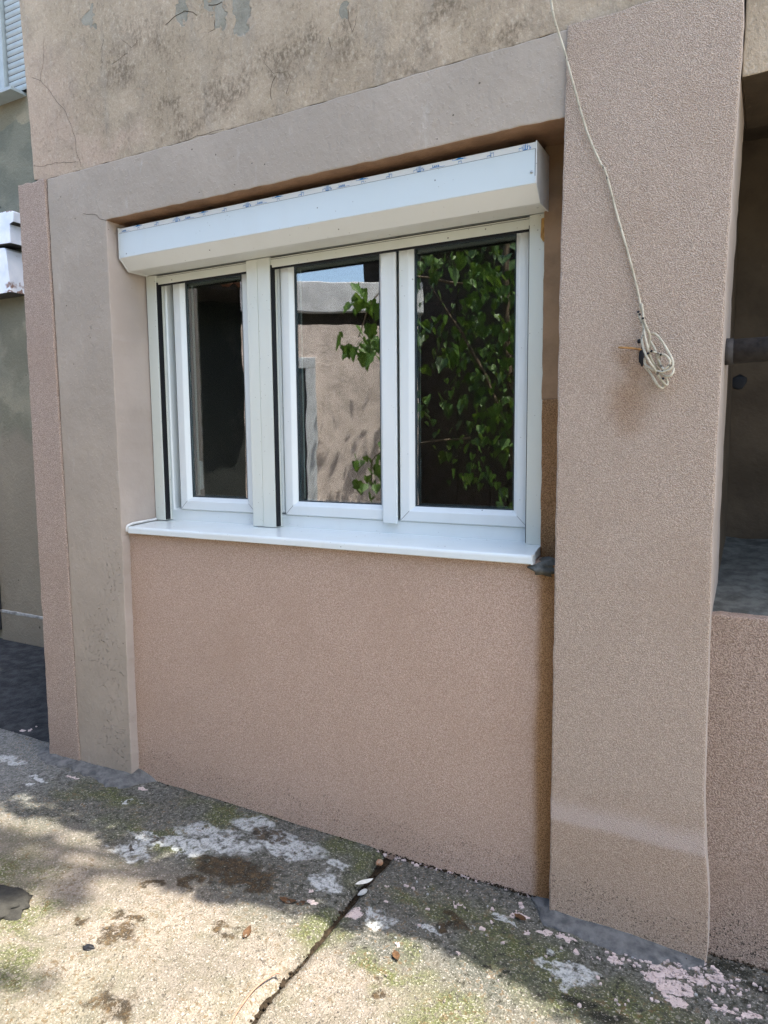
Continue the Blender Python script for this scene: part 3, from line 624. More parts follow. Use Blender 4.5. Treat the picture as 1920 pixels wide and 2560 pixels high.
# blue print on the film strip
def prt(rects, dx):
    V, F = [], []
    for (a, b, c, d) in rects:
        k = len(V); V += [(dx+a, 2.28355, c), (dx+b, 2.28355, c), (dx+b, 2.28355, d), (dx+a, 2.28355, d)]; F.append((k, k+1, k+2, k+3))
    o = fromlists('film_print', V, F, M['blue']); under(o, boxo, S)
def outl(x, w_, z0, z1, l=0.0013): return [(x, x+l, z0, z1), (x+w_-l, x+w_, z0, z1), (x, x+w_, z1-l*1.4, z1)]
P0 = 2.5042
for k in range(6):
    x = -2.532 + 0.372*k
    fc = bpy.data.curves.new('lettering', 'FONT'); fc.body = 'Lana'; fc.size = 0.0115; fc.extrude = 0.0; fc.space_character = 1.25; fc.offset = 0.0004
    tmp = bpy.data.objects.new('lettering', fc); col.objects.link(tmp)
    bpy.context.view_layer.update()
    me = bpy.data.meshes.new_from_object(tmp.evaluated_get(bpy.context.evaluated_depsgraph_get())); bpy.data.objects.remove(tmp)
    me.materials.clear()
    if x < -0.8:
        lo = link('lettering', me, M['blue']); me.transform(Matrix.Translation((x+0.010, 2.2834, 2.5082)) @ Matrix.Rotation(R(90), 4, 'X')); under(lo, boxo, S)
        prt([(0.0, 0.056, 2.5058, 2.5070)], x)
    a = x+0.083
    prt([q for q in [(0, 0.050, 2.5165, 2.5175), (0, 0.001, 2.5165, 2.522), (0.012, 0.040, 2.5175, 2.5200), (0.018, 0.030, 2.5195, 2.5222), (0.044, 0.0452, 2.5165, 2.522)]] + outl(0.022, 0.011, P0, 2.5120), a)
    a = x+0.205
    if a < BX1-0.05: prt(outl(0, 0.012, P0, 2.5100) + outl(0.013, 0.010, P0, 2.5165) + [(0.0105, 0.0118, P0, 2.5210)], a)
    a = x+0.312
    if a < BX1-0.03: prt(outl(0, 0.013, P0, 2.5130) + [(0.010, 0.0112, 2.513, 2.519), (0.0155, 0.0175, P0, 2.5200), (0.020, 0.0225, P0, 2.5215), (0.026, 0.0275, P0, 2.522), (0.014, 0.026, P0-0.0005, P0+0.0018)] + outl(0.0275, 0.008, P0, 2.5150) + outl(0.0355, 0.004, P0, 2.5105), a)
# part of the print showing through below the film edge at the right
prt([(0, 0.012, 2.4985, 2.4995), (0.018, 0.0195, 2.496, 2.501), (0.024, 0.026, 2.497, 2.501), (0.028, 0.036, 2.4975, 2.4990)], -1.02)
prt([(0, 0.012, 2.4975, 2.4985), (0.010, 0.0112, 2.4975, 2.5010), (0.017, 0.0182, 2.497, 2.501), (0.022, 0.024, 2.4972, 2.501), (0.025, 0.034, 2.4972, 2.4990)], -0.815)
prt([(0, 0.022, 2.4985, 2.5000), (0.004, 0.018, 2.4995, 2.5008)], -1.075)
sc = ico('screw', at(1328.5, 430, 2.2815), (0.0052, 0.0022, 0.0052), M['screw'], None, 2, 0.0); under(sc, boxo, S)
sc = ico('screw', (BX1-0.022, 2.372, 2.3495), (0.004, 0.004, 0.0018), M['screw'], None, 2, 0.0); under(sc, boxo, S)
# guide rails
def rail(x0, x1, z0, z1, brush):
    pr = [(x0, 2.440), (x1, 2.440), (x1, 2.4895), (x0, 2.4895)]
    V = [(x, y, z) for z in (z0, z1) for x, y in pr]
    o = fromlists('guide_rail', V, [(3, 2, 1, 0), (4, 5, 6, 7), (0, 1, 5, 4), (1, 2, 6, 5), (2, 3, 7, 6), (3, 0, 4, 7)], M['alu']); bev(o, 0.0015, 2)
    sp(o)
    if brush: under(box('brush_seal', min(brush), max(brush), 2.445, 2.470, z0+0.004, 2.318, M['black']), o, S)
    return o
rail(-2.553, -2.4945, 1.222, 2.350, (-2.4945, -2.4885))
rail(-1.968, -1.911, 1.222, 2.350, None); rail(-1.9095, -1.846, 1.221, 2.350, (-1.846, -1.840))
rail(-0.742, -0.687, 1.219, 2.3505, (-0.742, -0.7455))
def slat(x0, x1):
    o = sp(box('bottom_slat', x0, x1, 2.450, 2.462, 2.309, 2.342, M['alu'], None, 0.002))
    under(box('rubber_lip', x0, x1, 2.452, 2.460, 2.302, 2.3092, M['black']), o, S)
    under(box('upper_slat', x0, x1, 2.4505, 2.4615, 2.3435, 2.3475, M['alu']), o, S)
    under(box('slat_groove', x0, x1, 2.453, 2.460, 2.3405, 2.3510, M['seam']), o, S)
slat(-2.4945, -1.968); slat(-1.846, -0.742)
wd = empty('wooden_wedge', 'small orange pine wedge jammed between right guide rail and wall', 'wedge', (-0.683, 2.43, 2.29))
inv(solid('wedge_block', [(-0.698, 2.330), (-0.682, 2.333), (-0.680, 2.262), (-0.692, 2.255), (-0.700, 2.27)], 2.4275, 2.439, M['wood'], None, 0.001), wd)
# socket inside the room
sk = empty('wall_socket', 'grey wall socket inside the room behind the left glass', 'socket', (-3.2+0.9, 5.29, 1.5))
sk.location = (-3.06+0.3, 5.29, 1.35)
inv(box('faceplate', sk.location.x-0.04, sk.location.x+0.04, 5.282, 5.299, 1.31, 1.39, M['socket'], None, 0.006), sk)

# ================================================================== CABLE
pts = [at(1376, -14, 2.18), at(1384, 40, 2.19), at(1396, 80, 2.20), at(1412, 130, 2.205), at(1436, 220, 2.210), at(1468, 330, 2.214), at(1500, 405, 2.214), at(1512, 425, 2.214), at(1524, 465, 2.216), at(1545, 545, 2.218), at(1575, 650, 2.218), at(1596, 735, 2.217), at(1604, 780, 2.216)]
CB = empty('hanging_cable', 'cream electric cable hanging down the pilaster into a loose coil', 'cable', tuple(at(1604, 780, 2.216)))
inv(tube('cable', pts, 0.0034, M['wire'], None, 8, 6), CB)
def cz(L, y0=2.205, y1=2.19):
    n = len(L); return [at(1560+a/9.62, 760+b/9.62, y0+(y1-y0)*0.5*(1-math.cos(2*math.pi*i/max(1, n-1)))) for i, (a, b) in enumerate(L)]
for L, r, ya, yb in (
    ([(430, 0), (455, 200), (480, 400), (560, 600), (620, 760), (620, 960), (590, 1090)], 0.0035, 2.212, 2.195),
    ([(340, 190), (400, 380), (470, 520), (500, 760), (560, 1000), (600, 1180), (700, 1400), (820, 1570), (900, 1640)], 0.0035, 2.214, 2.188),
    ([(450, 520), (470, 700), (430, 860), (470, 1060), (540, 1250), (640, 1430), (740, 1560), (850, 1760), (1000, 1940), (1050, 1900), (1010, 1780)], 0.0035, 2.212, 2.185),
    ([(620, 730), (720, 710), (830, 790), (950, 950), (1050, 1120), (1140, 1290), (1180, 1450), (1120, 1560), (960, 1630), (880, 1630), (720, 1590), (560, 1500), (500, 1420), (500, 1300)], 0.0035, 2.206, 2.178),
    ([(640, 900), (740, 1080), (800, 1250), (880, 1450), (960, 1570), (1060, 1500), (1110, 1400), (1060, 1290), (960, 1220), (860, 1250), (820, 1350), (860, 1480), (950, 1580)], 0.0035, 2.206, 2.176),
    ([(500, 1500), (620, 1640), (700, 1760), (800, 1940), (900, 2020), (950, 2000), (930, 1930)], 0.0035, 2.216, 2.200),
    ([(880, 1650), (960, 1720), (1080, 1740), (1170, 1660), (1190, 1560), (1130, 1500)], 0.0035, 2.206, 2.182),
    ([(600, 1120), (700, 1150), (820, 1190), (900, 1210)], 0.0032, 2.20, 2.185)):
    inv(tube('coil_loop', cz(L, ya, yb), r, M['wire'], None, 8, 6), CB)
dk = [(350, 190, 14), (380, 250, 16), (455, 345, 12), (580, 1190, 17), (660, 1130, 15), (890, 1220, 18), (1130, 1330, 16), (1160, 1480, 20), (920, 1630, 18), (940, 1790, 26)]
for i, (a, b, s) in enumerate(dk):
    inv(ico('tape_wrap', at(1560+a/9.62, 760+b/9.62, 2.186), (0.0045, 0.0045, 0.004), M['black'], None, 1, 0.3, i), CB)
o = hp(ico('hole', at(1598, 853, 2.2245), (0.0062, 0.004, 0.0066), M['black'], None, 2, 0.2, 1))
o = hp(ico('hole', at(1604, 893, 2.2245), (0.0085, 0.004, 0.028), M['black'], None, 2, 0.5, 5))
stk = empty('wood_splinter', 'thin wooden splinter sticking out of the hole by the cable coil', 'splinter', tuple(at(1602, 874, 2.22)))
inv(tube('splinter_rod', [at(1546, 868.5, 2.190), at(1575, 870, 2.203), at(1603, 874, 2.226)], 0.0034, M['stick'], None, 6, 3), stk)
# pipe in the right recess
PP = empty('iron_pipe', 'dark grimy pipe running across the right wall recess', 'pipe', (-0.10, 2.36, 1.84))
inv(tube('pipe_run', [(-0.12, 2.36, 1.845), (0.8, 2.36, 1.86), (1.72, 2.36, 1.875)], 0.0355, M['pipe'], None, 24, 0), PP)
inv(tube('pipe_flange', [(-0.125, 2.36, 1.845), (-0.096, 2.36, 1.8455)], 0.039, M['pipe'], None, 24, 0), PP)

# ================================================================== BUILDING AT THE BACK LEFT
B = empty('rear_building', 'taller grey mouldy building set back at the left with a shuttered window', 'building', (-5.5, 3.5, 0))
def bpz(o): return inv(o, B)
bpz(box('wall', -9, -3.02, 3.48, 3.7, 0, 5.6, M['olive']))
bpz(box('upper_storey', -3.02, 1.85, 3.49, 3.7, 3.6, 5.6, M['olive']))
bpz(box('plinth', -5.40, -3.10, 3.465, 3.49, 0, 0.225, M['olive'], bevel=0.004))
bpz(solid('skirting_line', [(-5.40, 0.226, 0.004), (-3.1, 0.222, 0.004), (-3.1, 0.243, 0.004), (-5.40, 0.247, 0.004)], 3.462, 3.485, M['skirt'], None, 0.002, 0.004, 3))
sill2 = bpz(box('window_sill', -5.9, -4.735, 3.36, 3.50, 4.04, 4.063, M['shutter'], bevel=0.003))
wn = bpz(box('window_recess', -5.9, -4.60, 3.472, 3.485, 4.064, 5.3, M['black']))
bpz(box('window_frame', -4.955, -4.885, 3.42, 3.47, 4.064, 5.3, M['shutter'], bevel=0.003))
shz = bpz(box('shutter', -4.885, -4.65, 3.462, 3.471, 4.064, 5.3, M['black']))
b0 = fromlists('shutter_slat', [(-4.872, y, z) for y, z in ((3.452, 0.002), (3.447, 0.012), (3.446, 0.026), (3.450, 0.039))] + [(-4.66, y, z) for y, z in ((3.452, 0.002), (3.447, 0.012), (3.446, 0.026), (3.450, 0.039))], [(i, i+1, i+5, i+4) for i in range(3)], M['shutter'], None, True)
under(b0, shz, B); b0.location.z = 4.066
for k in range(1, 20):
    c = b0.copy(); col.objects.link(c); c.location.z = 4.066+0.042*k
bpz(box('door', -6.3, -5.405, 3.44, 3.479, 0.08, 2.15, M['door'], bevel=0.004))

CA = empty('meter_cabinet', 'white rusty metal cabinet hanging on the grey wall at the left edge', 'cabinet', (-4.7, 3.2, 2.6))
def cs(L): return [(x*1.1133, 1.6+(z-1.6)*1.1133) for x, z in L]
inv(solid('cabinet_body', cs([(-5.2, 2.560), (-4.350, 2.562), (-4.372, 2.83), (-4.39, 2.845), (-5.2, 2.90)]), 3.34, 3.478, [M['cab'], M['cab'], M['pipe']], None, 0.004), CA)
inv(solid('cabinet_lid', cs([(-5.2, 2.905), (-4.303, 2.860), (-4.300, 2.975), (-4.262, 2.985), (-4.256, 3.045), (-4.28, 3.058), (-5.2, 3.075)]), 3.325, 3.479, [M['cab'], M['cab'], M['pipe']], None, 0.004), CA)

# ================================================================== SMALL THINGS ON THE GROUND
def blade(name, L, w_, curl, mat, seed, lob=0.0):
    rng = random.Random(seed); n = 7; V, F = [], []
    for i in range(n+1):
        t = i/n; hw = w_*math.sin(math.pi*min(1, t*0.97+0.015))**0.75*(1+lob*rng.uniform(-1, 1)); x = (t-0.5)*L
        z0 = curl*L*(0.30*(t-0.5)**2*4 + 0.10*math.sin(t*7+seed))
        V += [(x, -hw, z0+hw*0.5*curl*2), (x, 0, z0), (x, hw, z0+hw*0.4*curl*2)]
    for i in range(n):
        for k in range(2): F.append((i*3+k, (i+1)*3+k, (i+1)*3+k+1, i*3+k+1))
    return fromlists(name, V, F, mat, None, True)
def lay(o, u, v, rz, label, cat, dz=0.004, group=None, tilt=0.0):
    p = gr(u, v); o.location = (p.x, p.y, hz(p.x, p.y)+dz); o.rotation_euler = (tilt, tilt*0.6, rz); return tag(o, label, cat, group)
lay(blade('dry_leaf', 0.062, 0.014, 0.35, M['dryleaf'], 1, 0.2), 720, 2258, 0.2, 'curled brown dry leaf in the shade left of the slab joint', 'leaf', 0.006, 'dry leaves on the pavement')
lay(blade('dry_leaf', 0.034, 0.011, 0.35, M['dryleaf'], 2, 0.2), 753, 2263, 0.9, 'tiny brown leaf scrap beside the curled dry leaf', 'leaf', 0.005, 'dry leaves on the pavement')
lay(blade('dry_leaf', 0.060, 0.013, 0.45, M['dryleaf'], 3, 0.2), 618, 2338, 1.9, 'orange curled dry leaf lying in the sun', 'leaf', 0.006, 'dry leaves on the pavement')
lay(blade('dry_leaf', 0.045, 0.014, 0.3, M['dryleaf'], 4, 0.2), 1300, 2298, -0.3, 'brown leaf lying near the foot of the pilaster', 'leaf', 0.006, 'dry leaves on the pavement')
lay(blade('dry_leaf', 0.045, 0.010, 0.2, M['dryleaf'], 5, 0.2), 990, 2392, 2.3, 'small brown leaf on the sunlit right slab', 'leaf', 0.005, 'dry leaves on the pavement')
lay(blade('pale_leaf', 0.070, 0.012, 0.08, M['paleleaf'], 6), 911, 2213, 0.95, 'pale pointed leaf lying across the slab joint', 'leaf', 0.012)
lay(ico('pale_stone', (0, 0, 0), (0.011, 0.022, 0.008), M['flakew'], None, 2, 0.3, 4), 907, 2231, -0.3, 'small white stone chip in the slab joint', 'stone', 0.0)
TW = tube('twig', [gr(702, 2443)+Vector((0, 0, 0.012)), gr(685, 2446)+Vector((0, 0, 0.014)), gr(640, 2478)+Vector((0, 0, 0.012)), gr(610, 2515)+Vector((0, 0, 0.012)), gr(585, 2555)+Vector((0, 0, 0.014)), gr(560, 2600)+Vector((0, 0, 0.010))], 0.0028, M['twig'], None, 6, 6)
tag(TW, 'thin reddish bent twig on the sunlit slab', 'twig')
SH = empty('snail_shell', 'round brown snail shell sitting in the slab joint at the wall', 'snail shell', tuple(gr(950, 2160)))
pp = gr(951, 2160); P = []
V, F = [], []; ns, nr = 60, 10
for i in range(ns):
    t = i/(ns-1); a = t*2*math.pi*2.6; rad = 0.0015+0.0085*t**1.3; tr = 0.0010+0.0062*t**1.3
    c = Vector((math.cos(a)*rad, math.sin(a)*rad, 0.006*(1-t))); e = Vector((math.cos(a), math.sin(a), 0))
    for k in range(nr):
        q = 2*math.pi*k/nr; V.append(c + e*math.cos(q)*tr + Vector((0, 0, 1))*math.sin(q)*tr)
for i in range(ns-1):
    for k in range(nr): F.append((i*nr+k, i*nr+(k+1) % nr, (i+1)*nr+(k+1) % nr, (i+1)*nr+k))
o = fromlists('shell_whorl', V, F, M['shell'], None, True); o.parent = SH; o.location = (0, 0, 0.004); o.rotation_euler = (R(38), R(-10), 0.4)
st_ = ico('stone', (0, 0, 0), (0.13, 0.085, 0.016), M['stone'], None, 3, 0.55, 8); lay(st_, -2, 2262, 0.2, 'flat dark stone at the left edge of the sunlit slab', 'stone', 0.006)
lay(ico('seed_cone', (0, 0, 0), (0.018, 0.010, 0.009), M['black'], None, 3, 0.5, 2), 222, 2377, 0.3, 'small black cone lying on the sunlit slab', 'cone', 0.007)

# paint and lime flakes, pebbles: uncountable crumbs
def flakes(name, spots, mat, label, cat, seed, thick=0.0012):
    rng = random.Random(seed); V, F = [], []
    for (x, y, r) in spots:
        n = rng.randint(5, 9); k = len(V); a0 = rng.uniform(0, 6.3); el = rng.uniform(0.5, 1.0); z = hz(x, y)+rng.uniform(0.0005, 0.002); tx, ty = rng.uniform(-.12, .12), rng.uniform(-.12, .12)
        for i in range(n):
            a = a0+2*math.pi*i/n; rr = r*rng.uniform(0.3, 1.25); dx, dy = math.cos(a)*rr, math.sin(a)*rr*el
            V.append((x+dx, y+dy, z+thick+dx*tx+dy*ty)); 
        for i in range(n):
            q = V[k+i]; V.append((q[0]*1.0+(q[0]-x)*0.12, q[1]+(q[1]-y)*0.12, z-0.006))
        F.append(tuple(range(k, k+n))); F += [(k+i, k+n+i, k+n+(i+1) % n, k+(i+1) % n) for i in range(n)]
    return tag(fromlists(name, V, F, mat), label, cat, None, 'stuff')
rng = random.Random(5); A = []; Bf = []
for i in range(130):
    x = rng.uniform(-2.45, -0.62); A.append((x, 2.283-abs(rng.gauss(0, 0.010)), rng.uniform(0.003, 0.011)))
for i in range(170):
    x = rng.uniform(-3.6, -2.55); A.append((x, 2.235-0.09-abs(rng.gauss(0, 0.07)), rng.uniform(0.003, 0.016)))
for i in range(60): A.append((rng.gauss(-3.5, 0.25), rng.gauss(2.2, 0.10), rng.uniform(0.004, 0.02)))
for i in range(160): A.append((rng.gauss(-0.16, 0.12), 2.20-abs(rng.gauss(0, 0.06)), rng.uniform(0.002, 0.008)))
for i in range(80): A.append((rng.uniform(-0.58, -0.1), 2.228-abs(rng.gauss(0, 0.02)), rng.uniform(0.003, 0.010)))
for i in range(60): A.append((rng.uniform(-1.1, 0.1), 2.24-abs(rng.gauss(0, 0.16)), rng.uniform(0.003, 0.012)))
for u, v, r in ((358, 1977, 0.030), (182, 1945, 0.03), (1420, 2345, 0.028), (1398, 2330, 0.015), (1538, 2398, 0.024), (1635, 2440, 0.035), (1690, 2470, 0.045), (1675, 2430, 0.04), (1790, 2440, 0.035), (1810, 2525, 0.030), (1770, 2430, 0.03), (775, 2230, 0.020), (780, 2260, 0.018), (1730, 2440, 0.03), (1145, 2262, 0.010), (1880, 2540, 0.03), (1318, 2330, 0.012), (1300, 2290, 0.022), (200, 1950, 0.035), (1650, 2500, 0.03), (1480, 2390, 0.012), (960, 2215, 0.014)):
    p = gr(u, v)
    for q in range(4): A.append((p.x+rng.gauss(0, r*0.9), p.y+rng.gauss(0, r*0.5), r*rng.uniform(0.12, 0.35)))
flakes('paint_flakes', A, M['flake'], 'pink paint flakes scattered along the foot of the wall', 'paint flakes', 2)
for i in range(150): Bf.append((rng.uniform(-3.9, -2.3), rng.uniform(1.75, 2.25), rng.uniform(0.003, 0.013)))
for i in range(25): Bf.append((rng.uniform(-1.15, 0.1), rng.uniform(1.85, 2.2), rng.uniform(0.002, 0.005)))
for u, v, r in ((105, 1955, 0.03), (80, 1958, 0.022), (20, 1900, 0.05), (110, 1900, 0.03), (70, 2000, 0.03), (320, 2007, 0.016)):
    p = gr(u, v); Bf.append((p.x, p.y, r))
flakes('lime_flakes', Bf, M['flakew'], 'pale lime flakes scattered over the shaded pavement', 'lime flakes', 3)
V, F = [], []
def pebs(name, n, fn, mat, label, seed, smin, smax):
    rng = random.Random(seed); bm0 = bmesh.new(); bmesh.ops.create_icosphere(bm0, subdivisions=1, radius=1)
    base = [v.co.copy() for v in bm0.verts]; fc = [[v.index for v in f.verts] for f in bm0.faces]; bm0.free(); V, F = [], []
    for i in range(n):
        x, y, z = fn(rng); s = rng.uniform(smin, smax)*rng.uniform(0.6, 1); k = len(V); sx, sy, sz = s*rng.uniform(.7, 1.3), s*rng.uniform(.7, 1.3), s*rng.uniform(.4, .8)
        for c in base:
            q = rng.uniform(0.8, 1.15); V.append((x+c.x*sx*q, y+c.y*sy*q, z+c.z*sz*q))
        F += [tuple(k+j for j in f) for f in fc]
    return tag(fromlists(name, V, F, mat), label, 'pebbles', None, 'stuff')
def onslab(r):
    x, y = r.uniform(-3.3, 0.2), r.uniform(1.0, 2.25); return x, y, hz(x, y)+0.001
pebs('grit', 700, onslab, M['pebble'], 'grit and tiny pebbles lying on the weathered slab', 4, 0.0014, 0.0045)
def atfoot(r):
    x = r.uniform(-2.44, 0.3); yw = 2.280 if x < -0.585 else (2.225 if x < -0.095 else 2.272)
    y = yw-abs(r.gauss(0, 0.007)); return x, y, hz(x, y)+r.uniform(0.0, 0.006)
pebs('wall_foot_dirt', 900, atfoot, M['soil'], 'dark dirt crumbs gathered along the foot of the wall', 12, 0.002, 0.006)
def injoint(r):
    y = r.uniform(1.2, 2.28); return joint_mid(y)+r.gauss(0, 0.010), y, -0.020+r.uniform(-0.006, 0.006)
pebs('joint_rubble', 200, injoint, M['soil'], 'crumbs and small stones filling the slab joint', 9, 0.003, 0.008)

# ================================================================== YARD BEHIND THE CAMERA (seen in the glass)
YW = empty('yard_wall', 'pale streaky yard wall with white fascia reflected in the middle pane', 'wall', (-3.71, -0.91, 0))
YW.rotation_euler.z = math.atan2(-0.53, 0.85)
def yp(o): o.parent = YW; return o
# local: x along the wall, y towards the house
yp(box('wall_face', -0.9, 0.80, -0.25, 0.0, -0.05, 2.69, M['ywall']))
yp(box('timber_beam', -0.9, 0.80, -0.25, -0.06, 2.69, 2.81, M['beam']))
yp(box('fascia', -0.9, 0.85, -0.30, 0.03, 2.81, 3.09, M['fascia'], bevel=0.01))
for x0, x1, z0, z1 in ((-0.62, -0.20, 2.28, 2.38), (-0.30, -0.20, 0, 2.28)): yp(box('door_frame', x0, x1, 0.002, 0.05, z0, z1, M['steel'], bevel=0.006))
yp(box('door_leaf', -0.62, -0.30, 0.002, 0.03, 0, 2.28, M['door']))
NB = empty('neighbour_house', 'shaded neighbouring house with clay tile eave reflected in the left pane', 'building', (-5.85, -2.1, 0))
NB.rotation_euler.z = math.atan2(-0.66, 0.75)
def np_(o): o.parent = NB; return o
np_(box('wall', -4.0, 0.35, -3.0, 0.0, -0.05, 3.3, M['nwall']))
np_(box('eave', -4.2, 0.45, -3.0, 0.75, 3.30, 3.36, M['beam']))
t0 = tube('roof_tile', [(-4.1, 0.80, 3.40), (-4.1, 0.35, 3.52)], 0.085, M['tile'], None, 8, 0); np_(t0)
for r_ in range(3):
    for k in range(26):
        if r_ == 0 and k == 0: continue
        c = t0.copy(); col.objects.link(c); c.location = (0.17*k, -0.42*r_, 0.115*r_)
np_(fromlists('roof_deck', [(-4.2, 0.72, 3.37), (0.4, 0.72, 3.37), (0.4, -3.0, 4.4), (-4.2, -3.0, 4.4)], [(0, 1, 2, 3)], M['tile']))
ch = np_(box('chimney', -0.2, 0.1, -1.2, -0.9, 3.5, 4.5, M['beam']))

def leafshape(L):
    out = [(0, 0), (0.30, -0.10), (0.48, 0.10), (0.40, 0.30), (0.46, 0.48), (0.26, 0.62), (0.14, 0.82), (0, 1.0)]
    return [(x*L*0.9, y*L) for x, y in out]
def foliage(name, centers, n, L, mat, parent, seed, droop=0.6, gauss=True):
    rng = random.Random(seed); V, F = [], []
    tot = sum(c[3] for c in centers)
    for (cx, cy, cz_, wgt, rad) in centers:
        for i in range(int(n*wgt/tot)):
            d = Vector((rng.gauss(0, 1), rng.gauss(0, 1), rng.gauss(0, 0.8)))
            if d.length > 2: d *= 2/d.length
            p = Vector((cx, cy, cz_)) + d*rad*0.55
            l = L*(0.4+0.9*rng.random()**1.5); sh = leafshape(l)
            a = rng.uniform(0, 2*math.pi); Mx = Matrix.Rotation(a, 3, 'Z') @ Matrix.Rotation(R(-30-90*droop*rng.random()), 3, 'X') @ Matrix.Rotation(rng.uniform(-.7, .7), 3, 'Y')
            k = len(V); f = rng.uniform(0.1, 0.35)
            for x, y in sh: V.append(p + Mx @ Vector((x, y, f*abs(x) - 0.15*y*y/l)))
            m = len(sh)
            for x, y in sh[1:-1]: V.append(p + Mx @ Vector((-x, y, f*abs(x) - 0.15*y*y/l)))
            F.append(tuple(range(k, k+m))); F.append(tuple([k] + [k+m-1] + [k+m+j for j in reversed(range(m-2))]))
    o = fromlists(name, V, F, mat, None); o.parent = parent; tag(o, None, None, None, 'stuff'); return o
# leafy tree in front of the yard wall, on the right of the reflection
TR = empty('yard_tree', 'leafy green tree in the yard reflected in the right pane', 'tree')
C = [(-2.35, -0.75, 2.95, 1.2, 0.65), (-2.1, -0.85, 2.45, 1.2, 0.75), (-1.75, -0.75, 2.75, 1.2, 0.75), (-2.25, -0.8, 1.75, 1.0, 0.7), (-1.7, -0.85, 1.8, 1.0, 0.7), (-2.0, -0.75, 1.2, 0.6, 0.6), (-1.3, -0.8, 2.3, 1.0, 0.8), (-1.9, -0.9, 3.6, 1.2, 0.9), (-2.55, -0.65, 2.35, 0.45, 0.30), (-2.7, -0.55, 3.4, 0.5, 0.4)]
foliage('crown', [(c[0]+dx, c[1], c[2]+dz, c[3], c[4]*0.42) for c in C for dx, dz in ((-0.2, 0.15), (0.25, -0.1))], 850, 0.085, M['leaf'], TR, 11, 1.0)
foliage('crown', [(c[0]+0.75, c[1]+0.2, c[2]+1.7, c[3], c[4]) for c in C[:8]], 600, 0.12, M['leafd'], TR, 13, 0.6)  # upper crown, added to shade the leaves below it
foliage('crown', [(-3.02, -0.25, 2.80, 1, 0.14), (-3.06, -0.22, 2.42, 1.3, 0.16), (-2.92, -0.3, 2.30, 1, 0.16), (-2.98, -0.35, 1.45, 1.2, 0.16), (-3.05, -0.4, 1.2, 1.2, 0.16), (-2.85, -0.35, 2.65, 1, 0.18)], 110, 0.115, M['leaf'], TR, 14, 1.0)
for P in ([(-2.35, -0.8, 2.9), (-2.7, -0.5, 2.95), (-2.95, -0.3, 2.75), (-3.06, -0.22, 2.45)], [(-2.3, -0.85, 1.6), (-2.7, -0.6, 1.55), (-2.98, -0.38, 1.45), (-3.05, -0.4, 1.2)]):
    o = tube('branch', P, 0.012, M['bark'], None, 6, 5, 0.4); o.parent = TR
foliage('crown', [(c[0]+0.1, c[1]-0.45, c[2], c[3], c[4]*1.25) for c in C], 700, 0.11, M['leafd'], TR, 12)
for P in ([(-1.85, -1.0, -0.05), (-1.88, -0.98, 0.9), (-1.95, -0.95, 1.8), (-2.0, -0.9, 2.8), (-1.95, -0.95, 3.8)], [(-1.93, -0.96, 1.5), (-2.2, -0.85, 2.2), (-2.6, -0.7, 2.9)], [(-1.97, -0.92, 2.1), (-1.6, -0.85, 2.5), (-1.2, -0.8, 2.8)]):
    o = tube('trunk' if P[0][2] < 0 else 'branch', P, 0.055 if P[0][2] < 0 else 0.022, M['bark'], None, 8, 5, 0.35); o.parent = TR
# dark timber shed behind the tree
PG = empty('timber_shed', 'dark timber plank shed in the yard behind the reflected tree', 'shed', (-0.9, -2.2, 0))
pk = box('plank', -3.95, -3.77, -1.90, -1.86, -0.05, 3.6, M['beam']); inv(pk, PG)
for k in range(1, 29):
    c = pk.copy(); col.objects.link(c); c.location = (0.186*k, 0.008*((k*7) % 3), -0.02*((k*5) % 4))
inv(box('shed_body', -3.9, 1.4, -4.2, -1.91, -0.05, 3.4, M['beam']), PG)
inv(box('shed_roof', -4.0, 1.6, -4.4, -1.55, 3.60, 3.68, M['beam']), PG)
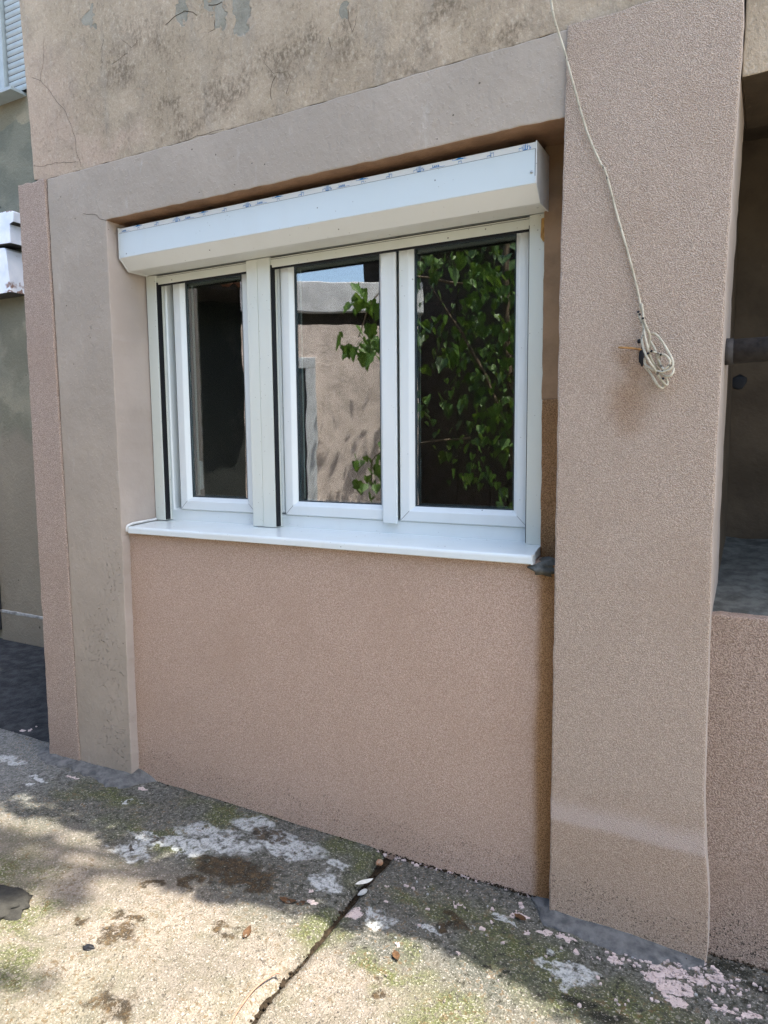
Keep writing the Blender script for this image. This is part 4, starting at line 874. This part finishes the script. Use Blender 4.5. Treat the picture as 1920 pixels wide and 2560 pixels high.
# unseen creeper added at the roof edge: leaves shape the shadow line on the pavement
CR = empty('shadow_creeper', 'unseen leafy creeper added over the roof edge to shape the pavement shadow', 'plant', (-0.5, 2.4, 3.6))
def sh2(x, y, h): return (x+0.45*h, y+0.09*h, h)
EDGE = [(-3.4, 1.76), (-2.83, 1.753), (-2.6, 1.80), (-2.39, 1.808), (-2.21, 1.775), (-2.05, 1.745), (-1.95, 1.702), (-1.79, 1.657), (-1.65, 1.70), (-1.51, 1.745), (-1.40, 1.80), (-1.27, 1.815), (-1.17, 1.82), (-1.14, 1.871), (-1.03, 1.886), (-0.87, 1.905), (-0.76, 1.87), (-0.63, 1.865), (-0.51, 1.827), (-0.43, 1.79), (-0.2, 1.66), (0.2, 1.55)]
def edge_y(x):
    for (a, p), (b, q) in zip(EDGE[:-1], EDGE[1:]):
        if a <= x <= b: return p+(q-p)*(x-a)/(b-a)
rg = random.Random(3); K = []
for i in range(1500):
    gx = rg.uniform(-3.35, 0.18); ey = edge_y(gx); gy = ey+0.035+(1.96-ey)*rg.random()**1.2
    K.append((*sh2(gx, gy, 3.66+rg.uniform(0, 0.12)), 1, 0.012))
o = foliage('leaves', K, 1500, 0.062, M['leaf'], None, 21, 0.15); inv(o, CR)
inv(tube('stem', [(-1.7+0.2*i, 2.42+0.03*math.sin(i*2.1), 3.63+0.03*math.sin(i)) for i in range(17)], 0.012, M['bark'], None, 6, 4), CR)
# tall tree beside the house: soft dapple on the pavement
TT = empty('tall_tree', 'tall tree beside the house whose crown dapples the pavement', 'tree', (2.7, 3.2, 0))
K = [(*sh2(gx, gy, 8.2), wt, rad) for gx, gy, rad, wt in ((-2.58, 1.58, 0.16, 0.6), (-2.38, 1.52, 0.13, 0.35), (-2.15, 1.56, 0.10, 0.2), (-2.9, 1.45, 0.25, 0.7), (-3.5, 1.7, 0.5, 1.4), (-1.95, 1.0, 0.25, 0.25))]
inv(foliage('crown', K, 560, 0.12, M['leaf'], None, 31), TT)
inv(tube('trunk', [(2.7, 3.2, -0.05), (2.65, 3.15, 3), (2.4, 3.0, 5.5), (1.9, 2.6, 7.2), (1.2, 2.3, 8.2)], 0.13, M['bark'], None, 10, 6, 0.2), TT)
inv(tube('branch', [(1.9, 2.6, 7.2), (1.0, 2.4, 7.9), (0.3, 2.4, 8.2)], 0.04, M['bark'], None, 8, 5, 0.3), TT)
